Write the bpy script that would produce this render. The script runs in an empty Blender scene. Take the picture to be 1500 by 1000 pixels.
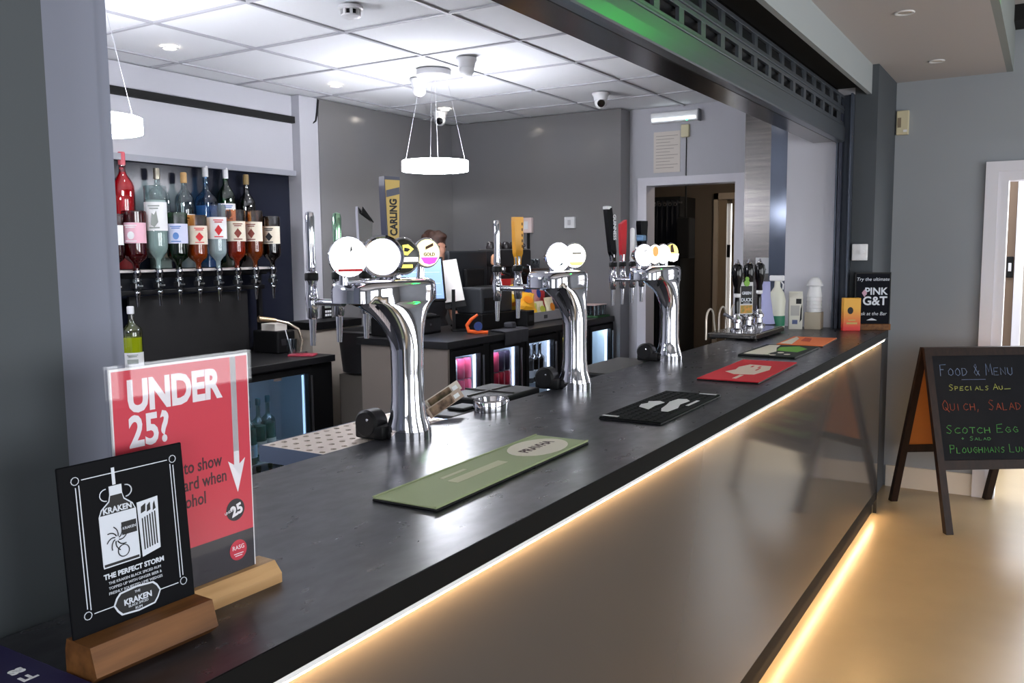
import bpy, bmesh, math, random
from mathutils import Vector, Matrix
random.seed(7)
PI = math.pi
SC = bpy.context.scene
COL = SC.collection

# ------------------------------------------------------------------ camera, world, light, exposure
def make_camera():
    yaw, pitch, roll = 0.54974886, -0.102295731, -0.009226041
    f = Vector((-math.sin(yaw)*math.cos(pitch), math.cos(yaw)*math.cos(pitch), math.sin(pitch)))
    r = f.cross(Vector((0, 0, 1))).normalized(); u = r.cross(f)
    r2 = r*math.cos(roll) + u*math.sin(roll); u2 = -r*math.sin(roll) + u*math.cos(roll)
    cd = bpy.data.cameras.new('camera'); cd.sensor_width = 36; cd.lens = 1276.015/1500*36
    cd.clip_start = 0.05; cd.clip_end = 100
    c = bpy.data.objects.new('camera', cd); COL.objects.link(c)
    m = Matrix((r2, u2, -f)).transposed().to_4x4(); m.translation = (0.773, 0, 1.57)
    c.matrix_world = m; SC.camera = c
make_camera()
W = bpy.data.worlds.new('world'); SC.world = W; W.use_nodes = True
W.node_tree.nodes['Background'].inputs[0].default_value = (0.93, 0.965, 1.0, 1)
W.node_tree.nodes['Background'].inputs[1].default_value = 6.5
def portal(loc, rot, sx, sy):                                  # guides daylight sampling through a window; adds no light
    l = bpy.data.lights.new('window_portal', 'AREA'); l.shape = 'RECTANGLE'; l.size = sx; l.size_y = sy
    l.cycles.is_portal = True
    o = bpy.data.objects.new('window_portal', l); COL.objects.link(o); o.location = loc; o.rotation_euler = rot
portal((4.5, 3.6, 1.45), (0, PI/2, 0), 1.9, 2.4)
portal((4.5, 0.4, 1.45), (0, PI/2, 0), 1.9, 2.4)
portal((2.4, -3.0, 1.45), (PI/2, 0, 0), 2.4, 1.9)
SC.view_settings.view_transform = 'Standard'; SC.view_settings.look = 'None'
SC.view_settings.exposure = 0.25; SC.view_settings.gamma = 1; SC.view_settings.use_curve_mapping = False
SC.cycles.use_denoising = True
SC.cycles.max_bounces = 8; SC.cycles.transparent_max_bounces = 16
SC.cycles.sample_clamp_indirect = 6

# ------------------------------------------------------------------ materials
def lin(c):
    return tuple((v/255/12.92 if v/255 <= 0.04045 else ((v/255+0.055)/1.055)**2.4) for v in c) + (1,)
MATS = {}
def mat(name, rgb, rough=0.5, metal=0.0, spec=0.5, emit=None, es=0.0, trans=0.0, alpha=1.0, noise=None, bump=None, ior=1.45, coat=0.0, rnoise=None):
    if name in MATS: return MATS[name]
    m = bpy.data.materials.new(name); m.use_nodes = True; MATS[name] = m
    nt = m.node_tree; b = nt.nodes['Principled BSDF']
    b.inputs['Base Color'].default_value = lin(rgb); b.inputs['Roughness'].default_value = rough
    b.inputs['Metallic'].default_value = metal; b.inputs['Specular IOR Level'].default_value = spec
    b.inputs['IOR'].default_value = ior; b.inputs['Transmission Weight'].default_value = trans
    b.inputs['Alpha'].default_value = alpha; b.inputs['Coat Weight'].default_value = coat
    if emit: b.inputs['Emission Color'].default_value = lin(emit); b.inputs['Emission Strength'].default_value = es
    if noise:                                                   # (rgb2, scale, (sx,sy,sz), detail)
        rgb2, sc, st, det = noise
        tc = nt.nodes.new('ShaderNodeTexCoord'); mp = nt.nodes.new('ShaderNodeMapping'); mp.inputs['Scale'].default_value = st
        nz = nt.nodes.new('ShaderNodeTexNoise'); nz.inputs['Scale'].default_value = sc; nz.inputs['Detail'].default_value = det
        mx = nt.nodes.new('ShaderNodeMix'); mx.data_type = 'RGBA'
        cr = nt.nodes.new('ShaderNodeMapRange'); cr.inputs[1].default_value = 0.35; cr.inputs[2].default_value = 0.68
        nt.links.new(tc.outputs['Object'], mp.inputs[0]); nt.links.new(mp.outputs[0], nz.inputs['Vector'])
        nt.links.new(nz.outputs['Fac'], cr.inputs[0]); nt.links.new(cr.outputs[0], mx.inputs['Factor'])
        mx.inputs['A'].default_value = lin(rgb); mx.inputs['B'].default_value = lin(rgb2)
        nt.links.new(mx.outputs['Result'], b.inputs['Base Color'])
        if rnoise:
            rm = nt.nodes.new('ShaderNodeMapRange'); rm.inputs[1].default_value = .3; rm.inputs[2].default_value = .7; rm.inputs[3].default_value = rnoise[0]; rm.inputs[4].default_value = rnoise[1]
            nt.links.new(nz.outputs['Fac'], rm.inputs[0]); nt.links.new(rm.outputs[0], b.inputs['Roughness'])
        if bump:
            bp = nt.nodes.new('ShaderNodeBump'); bp.inputs['Strength'].default_value = bump; bp.inputs['Distance'].default_value = 0.002
            nt.links.new(nz.outputs['Fac'], bp.inputs['Height']); nt.links.new(bp.outputs[0], b.inputs['Normal'])
    return m
def grad(name, c0, c1, z0, z1, rough=.5):
    m = mat(name, c0, rough); nt = m.node_tree; b = nt.nodes['Principled BSDF']
    tc = nt.nodes.new('ShaderNodeTexCoord'); sx = nt.nodes.new('ShaderNodeSeparateXYZ'); mr = nt.nodes.new('ShaderNodeMapRange'); mx = nt.nodes.new('ShaderNodeMix'); mx.data_type = 'RGBA'
    mr.inputs[1].default_value = z0; mr.inputs[2].default_value = z1; mx.inputs['A'].default_value = lin(c0); mx.inputs['B'].default_value = lin(c1)
    nt.links.new(tc.outputs['Object'], sx.inputs[0]); nt.links.new(sx.outputs[2], mr.inputs[0]); nt.links.new(mr.outputs[0], mx.inputs['Factor']); nt.links.new(mx.outputs['Result'], b.inputs['Base Color'])
    return m
def glow(name, rgb, s): return mat(name, rgb, 0.5, emit=rgb, es=s)
def thin_glass(name, tint, refl=0.12):
    if name in MATS: return MATS[name]
    m = bpy.data.materials.new(name); m.use_nodes = True; MATS[name] = m; nt = m.node_tree
    for n in list(nt.nodes): nt.nodes.remove(n)
    o = nt.nodes.new('ShaderNodeOutputMaterial'); mx = nt.nodes.new('ShaderNodeMixShader')
    t = nt.nodes.new('ShaderNodeBsdfTransparent'); g = nt.nodes.new('ShaderNodeBsdfGlossy')
    t.inputs[0].default_value = lin(tint); g.inputs['Roughness'].default_value = 0.02
    mx.inputs[0].default_value = refl
    nt.links.new(t.outputs[0], mx.inputs[1]); nt.links.new(g.outputs[0], mx.inputs[2]); nt.links.new(mx.outputs[0], o.inputs[0])
    return m
def wood(name, a, b, axis=1, rough=0.5):
    st = [9, 9, 9]; st[axis] = 0.7
    return mat(name, a, rough, spec=.25, noise=(b, 6.0, tuple(st), 4.0))

M_wall_bar = mat('painted_wall_white', (190, 190, 197), 0.7)
M_wall_lounge = mat('painted_wall_grey', (148, 153, 159), 0.75, noise=((143, 148, 154), 1.5, (1, 1, 1), 2))
M_pier_dark = mat('painted_pier_charcoal', (70, 75, 80), 0.7)
M_pier_light = mat('painted_pier_lilac_grey', (130, 134, 152), 0.6)
M_laminate = mat('grey_gloss_laminate', (118, 118, 121), 0.14, spec=0.5, noise=((122, 120, 119), 1.2, (1, 1, 1), 2))
M_taupe = mat('taupe_laminate', (128, 118, 110), 0.45)
M_ceil_tile = mat('mineral_ceiling_tile', (232, 233, 236), 0.9)
M_tbar = mat('ceiling_grid_bar', (178, 178, 184), 0.6)
M_ceil_lounge = mat('lounge_ceiling_paint', (184, 180, 180), 0.8)
M_white = mat('white_plastic', (228, 228, 230), 0.4)
M_whitepaint = mat('white_gloss_paint', (222, 220, 228), 0.35)
M_black = mat('black_plastic', (11, 11, 13), 0.5, spec=.3)
M_blackgloss = mat('black_gloss', (9, 9, 11), 0.12)
M_blackmatt = mat('black_matt', (12, 12, 13), 0.8)
M_chrome = mat('chrome', (225, 225, 232), 0.06, metal=1.0)
M_steel = mat('brushed_steel', (176, 174, 174), 0.28, metal=1.0)
M_steel_dark = mat('brushed_steel_dark', (104, 101, 100), 0.22, metal=1.0, noise=((118, 114, 111), 3, (1, 1, 25), 2))
M_shutter = mat('galvanised_shutter', (122, 128, 136), 0.32, metal=0.85)
M_worktop = mat('dark_slate_worktop', (33, 33, 37), 0.3, spec=0.55, noise=((54, 54, 59), 34, (1, .45, 1), 4), rnoise=(.32, .27))
M_backtop = mat('black_worktop', (24, 24, 26), 0.4)
M_panel = mat('satin_grey_bar_panel', (72, 69, 68), 0.085, spec=0.3, metal=0.0)
M_plinth = mat('black_plinth', (9, 9, 9), 0.6, spec=.2)
M_floor = mat('beige_vinyl_floor', (150, 132, 104), 0.3, spec=0.5, noise=((140, 123, 97), 2.2, (1, 1, 1), 4))
M_floor_bar = mat('bar_floor_grey', (60, 60, 62), 0.6)
M_led = glow('warm_led', (255, 206, 142), 150.0)
M_led_floor = glow('warm_led_floor', (255, 214, 162), 48.0)
M_ring = glow('cool_white_led', (244, 246, 255), 62.0)
M_spot = glow('spot_lens', (255, 244, 228), 30.0)
M_mirror = mat('smoked_mirror', (30, 33, 45), 0.22, spec=.35)
M_oak = wood('oak_block', (122, 80, 43), (84, 52, 26))
M_pale_oak = wood('pale_oak_block', (190, 152, 108), (164, 126, 84))
M_darkwood = wood('dark_stained_wood', (38, 23, 17), (27, 16, 12), axis=2)
M_orangeboard = mat('orange_hardboard', (176, 104, 40), 0.6)
M_chalk = mat('chalkboard', (15, 17, 23), 0.8, spec=.25, noise=((22, 24, 30), 4, (1, 1, 1), 4))
M_glass = thin_glass('clear_pane', (240, 246, 250), 0.07)
M_acrylic = thin_glass('acrylic_sheet', (252, 252, 253), 0.025)
M_ink_white = mat('white_ink', (225, 226, 230), 0.6)
M_ink_black = mat('black_ink', (18, 18, 22), 0.6)
M_skin = mat('skin', (196, 142, 118), 0.5)
M_hair = mat('brown_hair', (74, 48, 38), 0.55, noise=((52, 32, 26), 60, (1, 1, .3), 3))

# ------------------------------------------------------------------ mesh builder
class B:
    def __init__(s): s.bm = bmesh.new()
    def box(s, x0, x1, y0, y1, z0, z1, bev=0, seg=2, M=None):
        r = bmesh.ops.create_cube(s.bm, size=1)
        bmesh.ops.scale(s.bm, vec=(x1-x0, y1-y0, z1-z0), verts=r['verts'])
        bmesh.ops.translate(s.bm, vec=((x0+x1)/2, (y0+y1)/2, (z0+z1)/2), verts=r['verts'])
        vs = r['verts']
        if bev:
            es = list({e for v in vs for e in v.link_edges})
            rb = bmesh.ops.bevel(s.bm, geom=es, offset=bev, segments=seg, profile=0.5, affect='EDGES')
            vs = list({v for f in rb['faces'] for v in f.verts} | {v for v in vs if v.is_valid})
        if M is not None: bmesh.ops.transform(s.bm, matrix=M, verts=vs)
        return s
    def loft(s, secs, cap=True, closed=True):
        rings = [[s.bm.verts.new(p) for p in sec] for sec in secs]
        n = len(rings[0])
        for a, b in zip(rings[:-1], rings[1:]):
            for i in range(n if closed else n-1):
                j = (i+1) % n
                try: s.bm.faces.new((a[i], a[j], b[j], b[i]))
                except ValueError: pass
        if cap:
            for rg, rev in ((rings[0], True), (rings[-1], False)):
                try: s.bm.faces.new(rg[::-1] if rev else rg)
                except ValueError: pass
        return s
    def lathe(s, prof, c=(0, 0, 0), seg=20, M=None, cap=True):
        secs = []
        for r, z in prof:
            secs.append([Vector((max(r, 1e-5)*math.cos(2*PI*k/seg), max(r, 1e-5)*math.sin(2*PI*k/seg), z)) for k in range(seg)])
        if M is not None: secs = [[M @ p for p in q] for q in secs]
        return s.loft([[p+Vector(c) for p in q] for q in secs], cap)
    def cyl(s, p0, p1, r0, r1=None, seg=14):
        p0, p1 = Vector(p0), Vector(p1); d = (p1-p0); L = d.length
        q = d.to_track_quat('Z', 'Y').to_matrix()
        return s.lathe([(r0, 0), (r0 if r1 is None else r1, L)], p0, seg, q)
    def tube(s, pts, r, seg=8, closed=False):
        pts = [Vector(p) for p in pts]; n = len(pts); secs = []; up = Vector((0.13, 0.21, 1)).normalized()
        for i, p in enumerate(pts):
            t = (pts[(i+1) % n]-pts[i-1]) if closed else (pts[min(i+1, n-1)]-pts[max(i-1, 0)])
            t.normalize(); a = t.cross(up)
            if a.length < 1e-3: a = t.cross(Vector((1, 0, 0)))
            a.normalize(); b = a.cross(t); up = b
            rr = r[i] if isinstance(r, (list, tuple)) else r
            secs.append([p + a*rr*math.cos(2*PI*k/seg) + b*rr*math.sin(2*PI*k/seg) for k in range(seg)])
        if closed: secs.append(secs[0])
        return s.loft(secs, not closed)
    def ball(s, c, rx, ry=None, rz=None, u=14, v=9, M=None):
        ry = rx if ry is None else ry; rz = rx if rz is None else rz
        r = bmesh.ops.create_uvsphere(s.bm, u_segments=u, v_segments=v, radius=1)
        bmesh.ops.scale(s.bm, vec=(rx, ry, rz), verts=r['verts'])
        if M is not None: bmesh.ops.transform(s.bm, matrix=M, verts=r['verts'])
        bmesh.ops.translate(s.bm, vec=c, verts=r['verts']); return s
    def prism(s, pts, d):                                     # polygon of 3-D points pushed by vector d
        d = Vector(d); return s.loft([[Vector(p) for p in pts], [Vector(p)+d for p in pts]])
    def build(s, name, m, parent=None, smooth=False, loc=None, rotz=0, M=None):
        bmesh.ops.remove_doubles(s.bm, verts=s.bm.verts, dist=1e-6)
        bmesh.ops.recalc_face_normals(s.bm, faces=s.bm.faces)
        if M is not None: bmesh.ops.transform(s.bm, matrix=M, verts=s.bm.verts)
        me = bpy.data.meshes.new(name); s.bm.to_mesh(me); s.bm.free()
        return link(name, me, m, parent, smooth, loc, rotz)
def link(name, me, m, parent=None, smooth=False, loc=None, rotz=0):
    me.materials.clear(); me.materials.append(m)
    if smooth:
        me.polygons.foreach_set('use_smooth', [True]*len(me.polygons))
        me.set_sharp_from_angle(angle=math.radians(38))
    o = bpy.data.objects.new(name, me); COL.objects.link(o)
    if parent: o.parent = parent
    if loc is not None: o.location = loc
    if rotz: o.rotation_euler = (0, 0, rotz)
    return o
def tag(o, label, cat, group=None):
    o['label'] = label; o['category'] = cat
    if group: o['group'] = group
    return o
def thing(name, label, cat, loc=(0, 0, 0), rotz=0, group=None):
    o = bpy.data.objects.new(name, None); COL.objects.link(o); o.location = loc; o.rotation_euler = (0, 0, rotz)
    o.empty_display_size = 0.05
    return tag(o, label, cat, group)
ORD = ('first', 'second', 'third', 'fourth', 'fifth', 'sixth', 'seventh', 'eighth', 'ninth')
def struct(o): o['kind'] = 'structure'; return o
def rect(pts): return pts
def circ(r, z=0, n=24, cx=0, cy=0): return [Vector((cx+r*math.cos(2*PI*k/n), cy+r*math.sin(2*PI*k/n), z)) for k in range(n)]

def text_mesh(txt, size, align='LEFT', off=0.0, ext=0.0003, shear=0.0, spacing=1.0):
    cu = bpy.data.curves.new('lettering', 'FONT'); cu.body = txt; cu.size = size; cu.align_x = align; cu.offset = off
    cu.extrude = ext; cu.shear = shear; cu.space_character = spacing; cu.resolution_u = 3
    o = bpy.data.objects.new('lettering', cu)
    me = bpy.data.meshes.new_from_object(o)
    bpy.data.objects.remove(o); bpy.data.curves.remove(cu)
    return me
def frame(origin, xdir, ydir):                                # 4x4 that maps (x,y,0) to a plane, z towards the reader
    x = Vector(xdir).normalized(); y = Vector(ydir); y = (y - x*y.dot(x)).normalized(); z = x.cross(y)
    m = Matrix((x, y, z)).transposed().to_4x4(); m.translation = origin; return m
def text(txt, size, F, m, parent=None, name='lettering', **k):
    me = text_mesh(txt, size, **k); me.transform(F)
    return link(name, me, m, parent)
def flat(pts, F, m, name, parent, th=0.0005):                  # a printed flat shape on the plane of F
    b = B(); b.loft([[F @ Vector((p[0], p[1], 0)) for p in pts], [F @ Vector((p[0], p[1], th)) for p in pts]])
    return b.build(name, m, parent)
def ellipse(cx, cy, a, b, n=28): return [(cx+a*math.cos(2*PI*k/n), cy+b*math.sin(2*PI*k/n)) for k in range(n)]
def rectp(x0, y0, x1, y1): return [(x0, y0), (x1, y0), (x1, y1), (x0, y1)]
# hand-drawn letters: strokes on a 0..1 grid
ST = {'A': ['0,0 .5,1 1,0', '.2,.4 .8,.4'], 'B': ['0,0 0,1 .7,.9 .7,.6 0,.5 .9,.3 .7,0 0,0'], 'C': ['.95,.85 .5,1 .05,.6 .1,.2 .5,0 .95,.15'],
 'D': ['0,0 0,1 .6,.9 .95,.5 .6,.1 0,0'], 'E': ['.9,1 .1,.95 0,0 .9,.05', '.05,.5 .7,.5'], 'F': ['0,0 .05,1 1,1', '.05,.55 .6,.55'],
 'G': ['.9,.85 .5,1 .05,.5 .5,0 .95,.2 .95,.5 .6,.5'], 'H': ['0,0 0,1', '.9,0 .9,1', '0,.5 .9,.5'], 'I': ['.2,0 .2,1'], 'L': ['0,1 0,0 .8,0'],
 'M': ['0,0 .1,1 .5,.3 .9,1 1,0'], 'N': ['0,0 0,1 .9,0 .9,1'], 'O': ['.5,1 .05,.6 .1,.2 .5,0 .9,.25 .9,.7 .5,1'], 'P': ['0,0 0,1 .8,.9 .8,.55 0,.5'],
 'Q': ['.5,1 .05,.6 .1,.2 .5,0 .9,.25 .9,.7 .5,1', '.5,.3 1.05,-.15'], 'R': ['0,0 0,1 .8,.9 .8,.55 0,.5 .9,0'], 'S': ['.85,.9 .4,1 .1,.75 .8,.3 .5,0 .05,.1'],
 'T': ['0,1 1,1', '.5,1 .5,0'], 'U': ['0,1 .05,.2 .45,0 .85,.2 .9,1'], 'Y': ['0,1 .45,.5', '.9,1 .3,-.1'], '&': ['.9,0 .2,.8 .45,1 .6,.75 .1,.25 .4,0 .9,.4'],
 ',': ['.2,.1 .05,-.2'], '+': ['.2,.2 .2,.8', '-.1,.5 .5,.5'], '-': ['0,.1 1.4,.15'], 'K': ['0,0 0,1', '.9,1 0,.45 .9,0'], 'V': ['0,1 .45,0 .9,1']}
def chalk(txt, F, x, y, h, w, m, parent, t=0.004, gap=0.3, name='chalk_writing'):
    b = B()
    for ch in txt:
        if ch == ' ': x += w*0.9; continue
        sc = 1.0 if ch.isupper() or not ch.isalpha() else 0.66
        for st in ST.get(ch.upper(), []):
            ps = [tuple(float(v) for v in q.split(',')) for q in st.split(' ')]
            pts = [F @ Vector((x+px*w*(sc*.5+.5)+random.uniform(-.03, .03)*w, y+py*h*sc+random.uniform(-.03, .03)*h, 0.0012)) for px, py in ps]
            b.tube(pts, t/2, 4)
        x += w*(sc*.5+.5) + w*gap
    return b.build(name, m, parent)

# ------------------------------------------------------------------ the setting
YF = 6.15                                                      # far wall line
def walls():
    struct(B().box(-0.6, 4.5, -3.0, 7.3, -0.06, 0).build('floor', M_floor))
    struct(B().box(-3.7, -0.6, -3.0, 9.5, -0.06, -0.001).build('floor_bar', M_floor_bar))
    # back wall behind the bottles, with the mirror recess
    b = B(); b.box(-3.75, -3.6, -1.0, 6.3, 0, 2.7)
    struct(b.build('wall_back', M_wall_bar))
    struct(B().box(-3.6, -3.47, 4.27, 4.44, 0, 2.61).build('wall_back_return', M_wall_bar))
    struct(B().box(-3.6, -3.54, 2.0, 4.3, 2.12, 2.61).build('wall_back_upper', M_wall_bar))
    struct(B().box(-3.54, -3.515, 2.0, 4.3, 2.085, 2.12).build('trim_1', mat('grey_frame', (158, 160, 170), .4)))
    struct(B().box(-3.54, -3.51, 2.0, 4.44, 2.43, 2.472).build('trim_2', M_blackmatt))
    struct(B().box(-3.6, -3.46, 4.44, 6.0, 0, 2.609).build('wall_panel_back', M_laminate))
    struct(B().box(-3.46, -1.94, 5.985, YF, 0, 2.609).build('wall_panel_far', M_laminate))
    # far wall, bar side, round the kitchen doorway
    b = B(); b.box(-3.7, -1.87, YF, YF+0.14, 0, 2.7); b.box(-1.87, -1.06, YF, YF+0.14, 2.09, 2.7); b.box(-1.06, -0.1, YF, YF+0.14, 0, 2.7)
    struct(b.build('wall_far_bar', M_wall_bar))
    b = B(); b.box(-1.87, -1.80, YF-0.012, YF+0.15, 0, 2.05); b.box(-1.13, -1.06, YF-0.012, YF+0.15, 0, 2.05); b.box(-1.87, -1.06, YF-0.012, YF+0.15, 2.05, 2.11)
    struct(b.build('trim_3', M_whitepaint))
    # far wall, lounge side, round the daylight door
    b = B(); b.box(-0.1, 0.49, YF, YF+0.14, 0, 3.0); b.box(0.49, 1.42, YF, YF+0.14, 2.03, 3.0); b.box(1.42, 4.5, YF, YF+0.14, 0, 3.0)
    struct(b.build('wall_far_lounge', M_wall_lounge))
    b = B()
    for x0, x1, z0, z1 in ((0.43, 0.50, 0, 2.03), (1.41, 1.48, 0, 2.03), (0.43, 1.48, 2.03, 2.09)): b.box(x0, x1, YF-0.03, YF, z0, z1)
    for x0, x1, z0, z1 in ((0.50, 0.555, 0, 1.975), (1.355, 1.41, 0, 1.975), (0.50, 1.41, 1.975, 2.03)): b.box(x0, x1, YF-0.018, YF+0.14, z0, z1)
    struct(b.build('trim_4', M_whitepaint))
    struct(B().box(-0.08, 0.43, YF-0.018, YF, 0, 0.14).build('baseboard_far', mat('cream_skirting', (206, 196, 184), .4)))
    # vestibule past the daylight door
    struct(B().box(0.30, 0.575, 7.2, 7.3, 0, 2.5).build('wall_vestibule', mat('vestibule_brown', (120, 100, 84), .7)))
    vs = thing('switch_plate', 'small dark switch plate on brown wall past the bright door', 'switch', (0.548, 7.199, 1.43))
    B().box(-.022, .022, -0.012, 0, -0.075, 0.075, 0.004).build('plate', M_black, vs)
    B().box(-.01, .01, -.018, -.012, -0.03, 0.03, 0.003).build('rocker', M_white, vs)
    struct(B().box(0.578, 0.63, 7.15, 7.3, 0, 2.5).build('trim_7', M_whitepaint))
    struct(B().box(-0.6, 6.0, 7.3, 12.0, -.08, -.02).build('ground_patio', mat('patio_slab', (112, 110, 108), .8)))
    struct(B().box(-0.4, 6.0, 10.0, 10.1, -.02, 1.5).build('wall_patio', mat('patio_fence', (120, 112, 104), .8)))
    # near pier and far pier
    struct(B().box(-0.42, -0.315, -1.2, 0.655, 0, 3.0).build('wall_pier_near', M_pier_dark))
    b = B(); b.box(-0.80, -0.42, -1.2, 0.816, 0, 2.62); b.box(-0.425, -0.405, 0.60, 0.786, 0, 2.62)
    struct(b.build('wall_pier_near_return', M_pier_light))
    struct(B().box(-0.22, -0.095, 5.46, YF, 0, 2.62).build('wall_pier_far', M_pier_dark))
    struct(B().box(-0.60, -0.22, 5.46, YF, 0, 2.615).build('wall_pier_far_return', M_wall_bar))
    struct(B().box(-1.06, -0.875, YF-0.02, YF, 0, 2.6).build('wall_steel_sheet', M_steel_dark))
    struct(B().box(-0.872, -0.60, YF-0.05, YF, 0, 2.6).build('wall_blue_grey_sheet', mat('blue_grey_sheet', (104, 112, 128), .12, metal=.4)))
    # customer side: ceilings, bulkhead, right and near walls with windows
    struct(B().box(-0.13, 0.515, -3.0, YF, 2.62, 2.70).build('ceiling_lounge', M_ceil_lounge))
    struct(B().box(0.515, 0.55, -3.0, YF, 2.62, 3.0).build('ceiling_step', mat('step_paint', (140, 146, 144), .7)))
    struct(B().box(0.55, 4.5, -3.0, YF, 2.95, 3.05).build('ceiling_raised', M_ceil_lounge))
    struct(B().box(-0.155, -0.13, -3.0, 5.5, 2.455, 2.70).build('trim_5', mat('bulkhead_paint', (158, 164, 166), .6)))
    struct(B().box(0.52, 0.62, 5.9, YF-.002, 2.86, 2.95).build('trim_6', M_blackmatt))
    b = B()
    for y0, y1 in ((-3.0, -0.8), (1.6, 2.4), (4.8, 6.3)): b.box(4.5, 4.64, y0, y1, 0, 3.05)
    for y0, y1 in ((-0.8, 1.6), (2.4, 4.8)): b.box(4.5, 4.64, y0, y1, 0, .5); b.box(4.5, 4.64, y0, y1, 2.4, 3.05)
    struct(b.build('wall_right', M_wall_lounge))
    b = B(); b.box(-3.75, 1.2, -3.14, -3.0, 0, 3.05); b.box(3.6, 4.64, -3.14, -3.0, 0, 3.05); b.box(1.2, 3.6, -3.14, -3.0, 0, .5); b.box(1.2, 3.6, -3.14, -3.0, 2.4, 3.05)
    struct(b.build('wall_near', M_wall_lounge))
    for k, (x, y, ax) in enumerate(((4.52, 0.4, 1), (4.52, 3.6, 1), (2.4, -3.06, 0))):
        b = B()
        for a, z0, z1, w in ((-1.17, .5, 2.4, .03), (0, .5, 2.4, .03), (1.17, .5, 2.4, .03)):
            if ax: b.box(x, x+.06, y+a-w, y+a+w, z0, z1)
            else: b.box(x+a-w, x+a+w, y, y+.06, z0, z1)
        for z in (.53, 2.37):
            if ax: b.box(x, x+.06, y-1.2, y+1.2, z-.03, z+.03)
            else: b.box(x-1.2, x+1.2, y, y+.06, z-.03, z+.03)
        struct(b.build('window_%d' % (k+1), M_whitepaint))
    struct(B().box(-3.75, -3.6, -3.0, -1.0, 0, 2.7).build('wall_left', M_wall_bar))
walls()

def bar_ceiling():
    xs = [-3.6, -3.316, -2.716, -2.116, -1.516, -0.916, -0.42]
    ys = [-0.377+0.6*k for k in range(11)] + [YF]
    ys = [-1.0] + [y for y in ys if y < YF-.05] + [YF]
    top = struct(B().box(-3.75, -0.42, -3.0, 6.3, 2.632, 2.70).build('ceiling', M_ceil_tile))
    cache = {}
    for x0, x1 in zip(xs[:-1], xs[1:]):
        for y0, y1 in zip(ys[:-1], ys[1:]):
            key = (round(x1-x0, 3), round(y1-y0, 3))
            if key not in cache:
                b = B(); b.box(-key[0]/2+.001, key[0]/2-.001, -key[1]/2+.001, key[1]/2-.001, 0, .014)
                me = bpy.data.meshes.new('ceiling_tile'); b.bm.to_mesh(me); b.bm.free(); cache[key] = me
            link('ceiling_tile', cache[key], M_ceil_tile, top, loc=((x0+x1)/2, (y0+y1)/2, 2.617))
    b = B()
    for x in xs: b.box(x-.009, x+.009, -1.0, YF, 2.609, 2.618)
    for y in ys[1:-1]: b.box(-3.6, -0.42, y-.009, y+.009, 2.6092, 2.618)
    b.build('grid_bars', M_tbar, top)
bar_ceiling()

# ------------------------------------------------------------------ shutter, header
def shutter():
    hd = struct(B().box(-0.45, -0.315, 0.65, 5.46, 2.2, 2.62).build('wall_header', M_steel_dark))
    struct(B().box(-0.315, -0.16, 0.6, 5.46, 2.5, 2.62).build('wall_shutter_void', M_blackmatt))
    t = thing('roller_shutter', 'rolled-up grey metal roller shutter with slotted slats above the bar', 'shutter', (-0.27, 0.62, 2.185))
    y1 = 5.385-0.62
    prof = [(-.03, 0), (-.008, 0), (.008, .001), (.012, .006), (.013, .045), (.012, .084), (.008, .09), (-.03, .09)]
    B().loft([[Vector((p[0], 0, p[1])) for p in prof], [Vector((p[0], y1, p[1])) for p in prof]]).build('bottom_rail', M_shutter, t)
    B().box(-.036, -.03, 0, y1, .0, .012).build('rubber_seal', M_black, t)
    for k in range(2):
        z0 = .094 + k*.087
        b = B(); b.box(-.012, .004, 0, y1, z0, z0+.020, .002); b.box(-.012, .004, 0, y1, z0+.066, z0+.083, .002)
        b.box(-.004, .009, 0, y1, z0-.004, z0+.006, .003)
        y = .02
        n = 0
        while y < y1:
            b.box(-.010, .003, y, min(y+.045, y1), z0+.019, z0+.067); y += .21; n += 1
        b.build('slat', M_shutter, t)
    B().lathe([(.10, 0), (.10, y1)], (0.0, 0, 0), 20, Matrix.Rotation(-PI/2, 3, 'X')).build('roll', M_black, t, smooth=True).location = (-.105, 0, .21)
    g = thing('shutter_guide', 'dark steel shutter guide channel standing on the far end of the bar', 'guide rail', (-0.26, 5.44, 1.10))
    b = B(); b.box(-.045, -.035, -.05, .02, 0, 1.36); b.box(-.045, .04, .012, .02, 0, 1.36); b.box(.03, .04, -.05, .02, 0, 1.36)
    b.build('channel', mat('dark_steel', (78, 85, 98), .4, metal=.4), g)
    B().box(-.03, -.012, -.052, .0, 0, 1.30).build('lip', mat('navy_strip', (46, 50, 64), .4), g)
    for z in (.35, .75, 1.12): B().cyl((.04, -.02, z), (.046, -.02, z), .007).build('bolt', M_chrome, g)
shutter()

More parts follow.
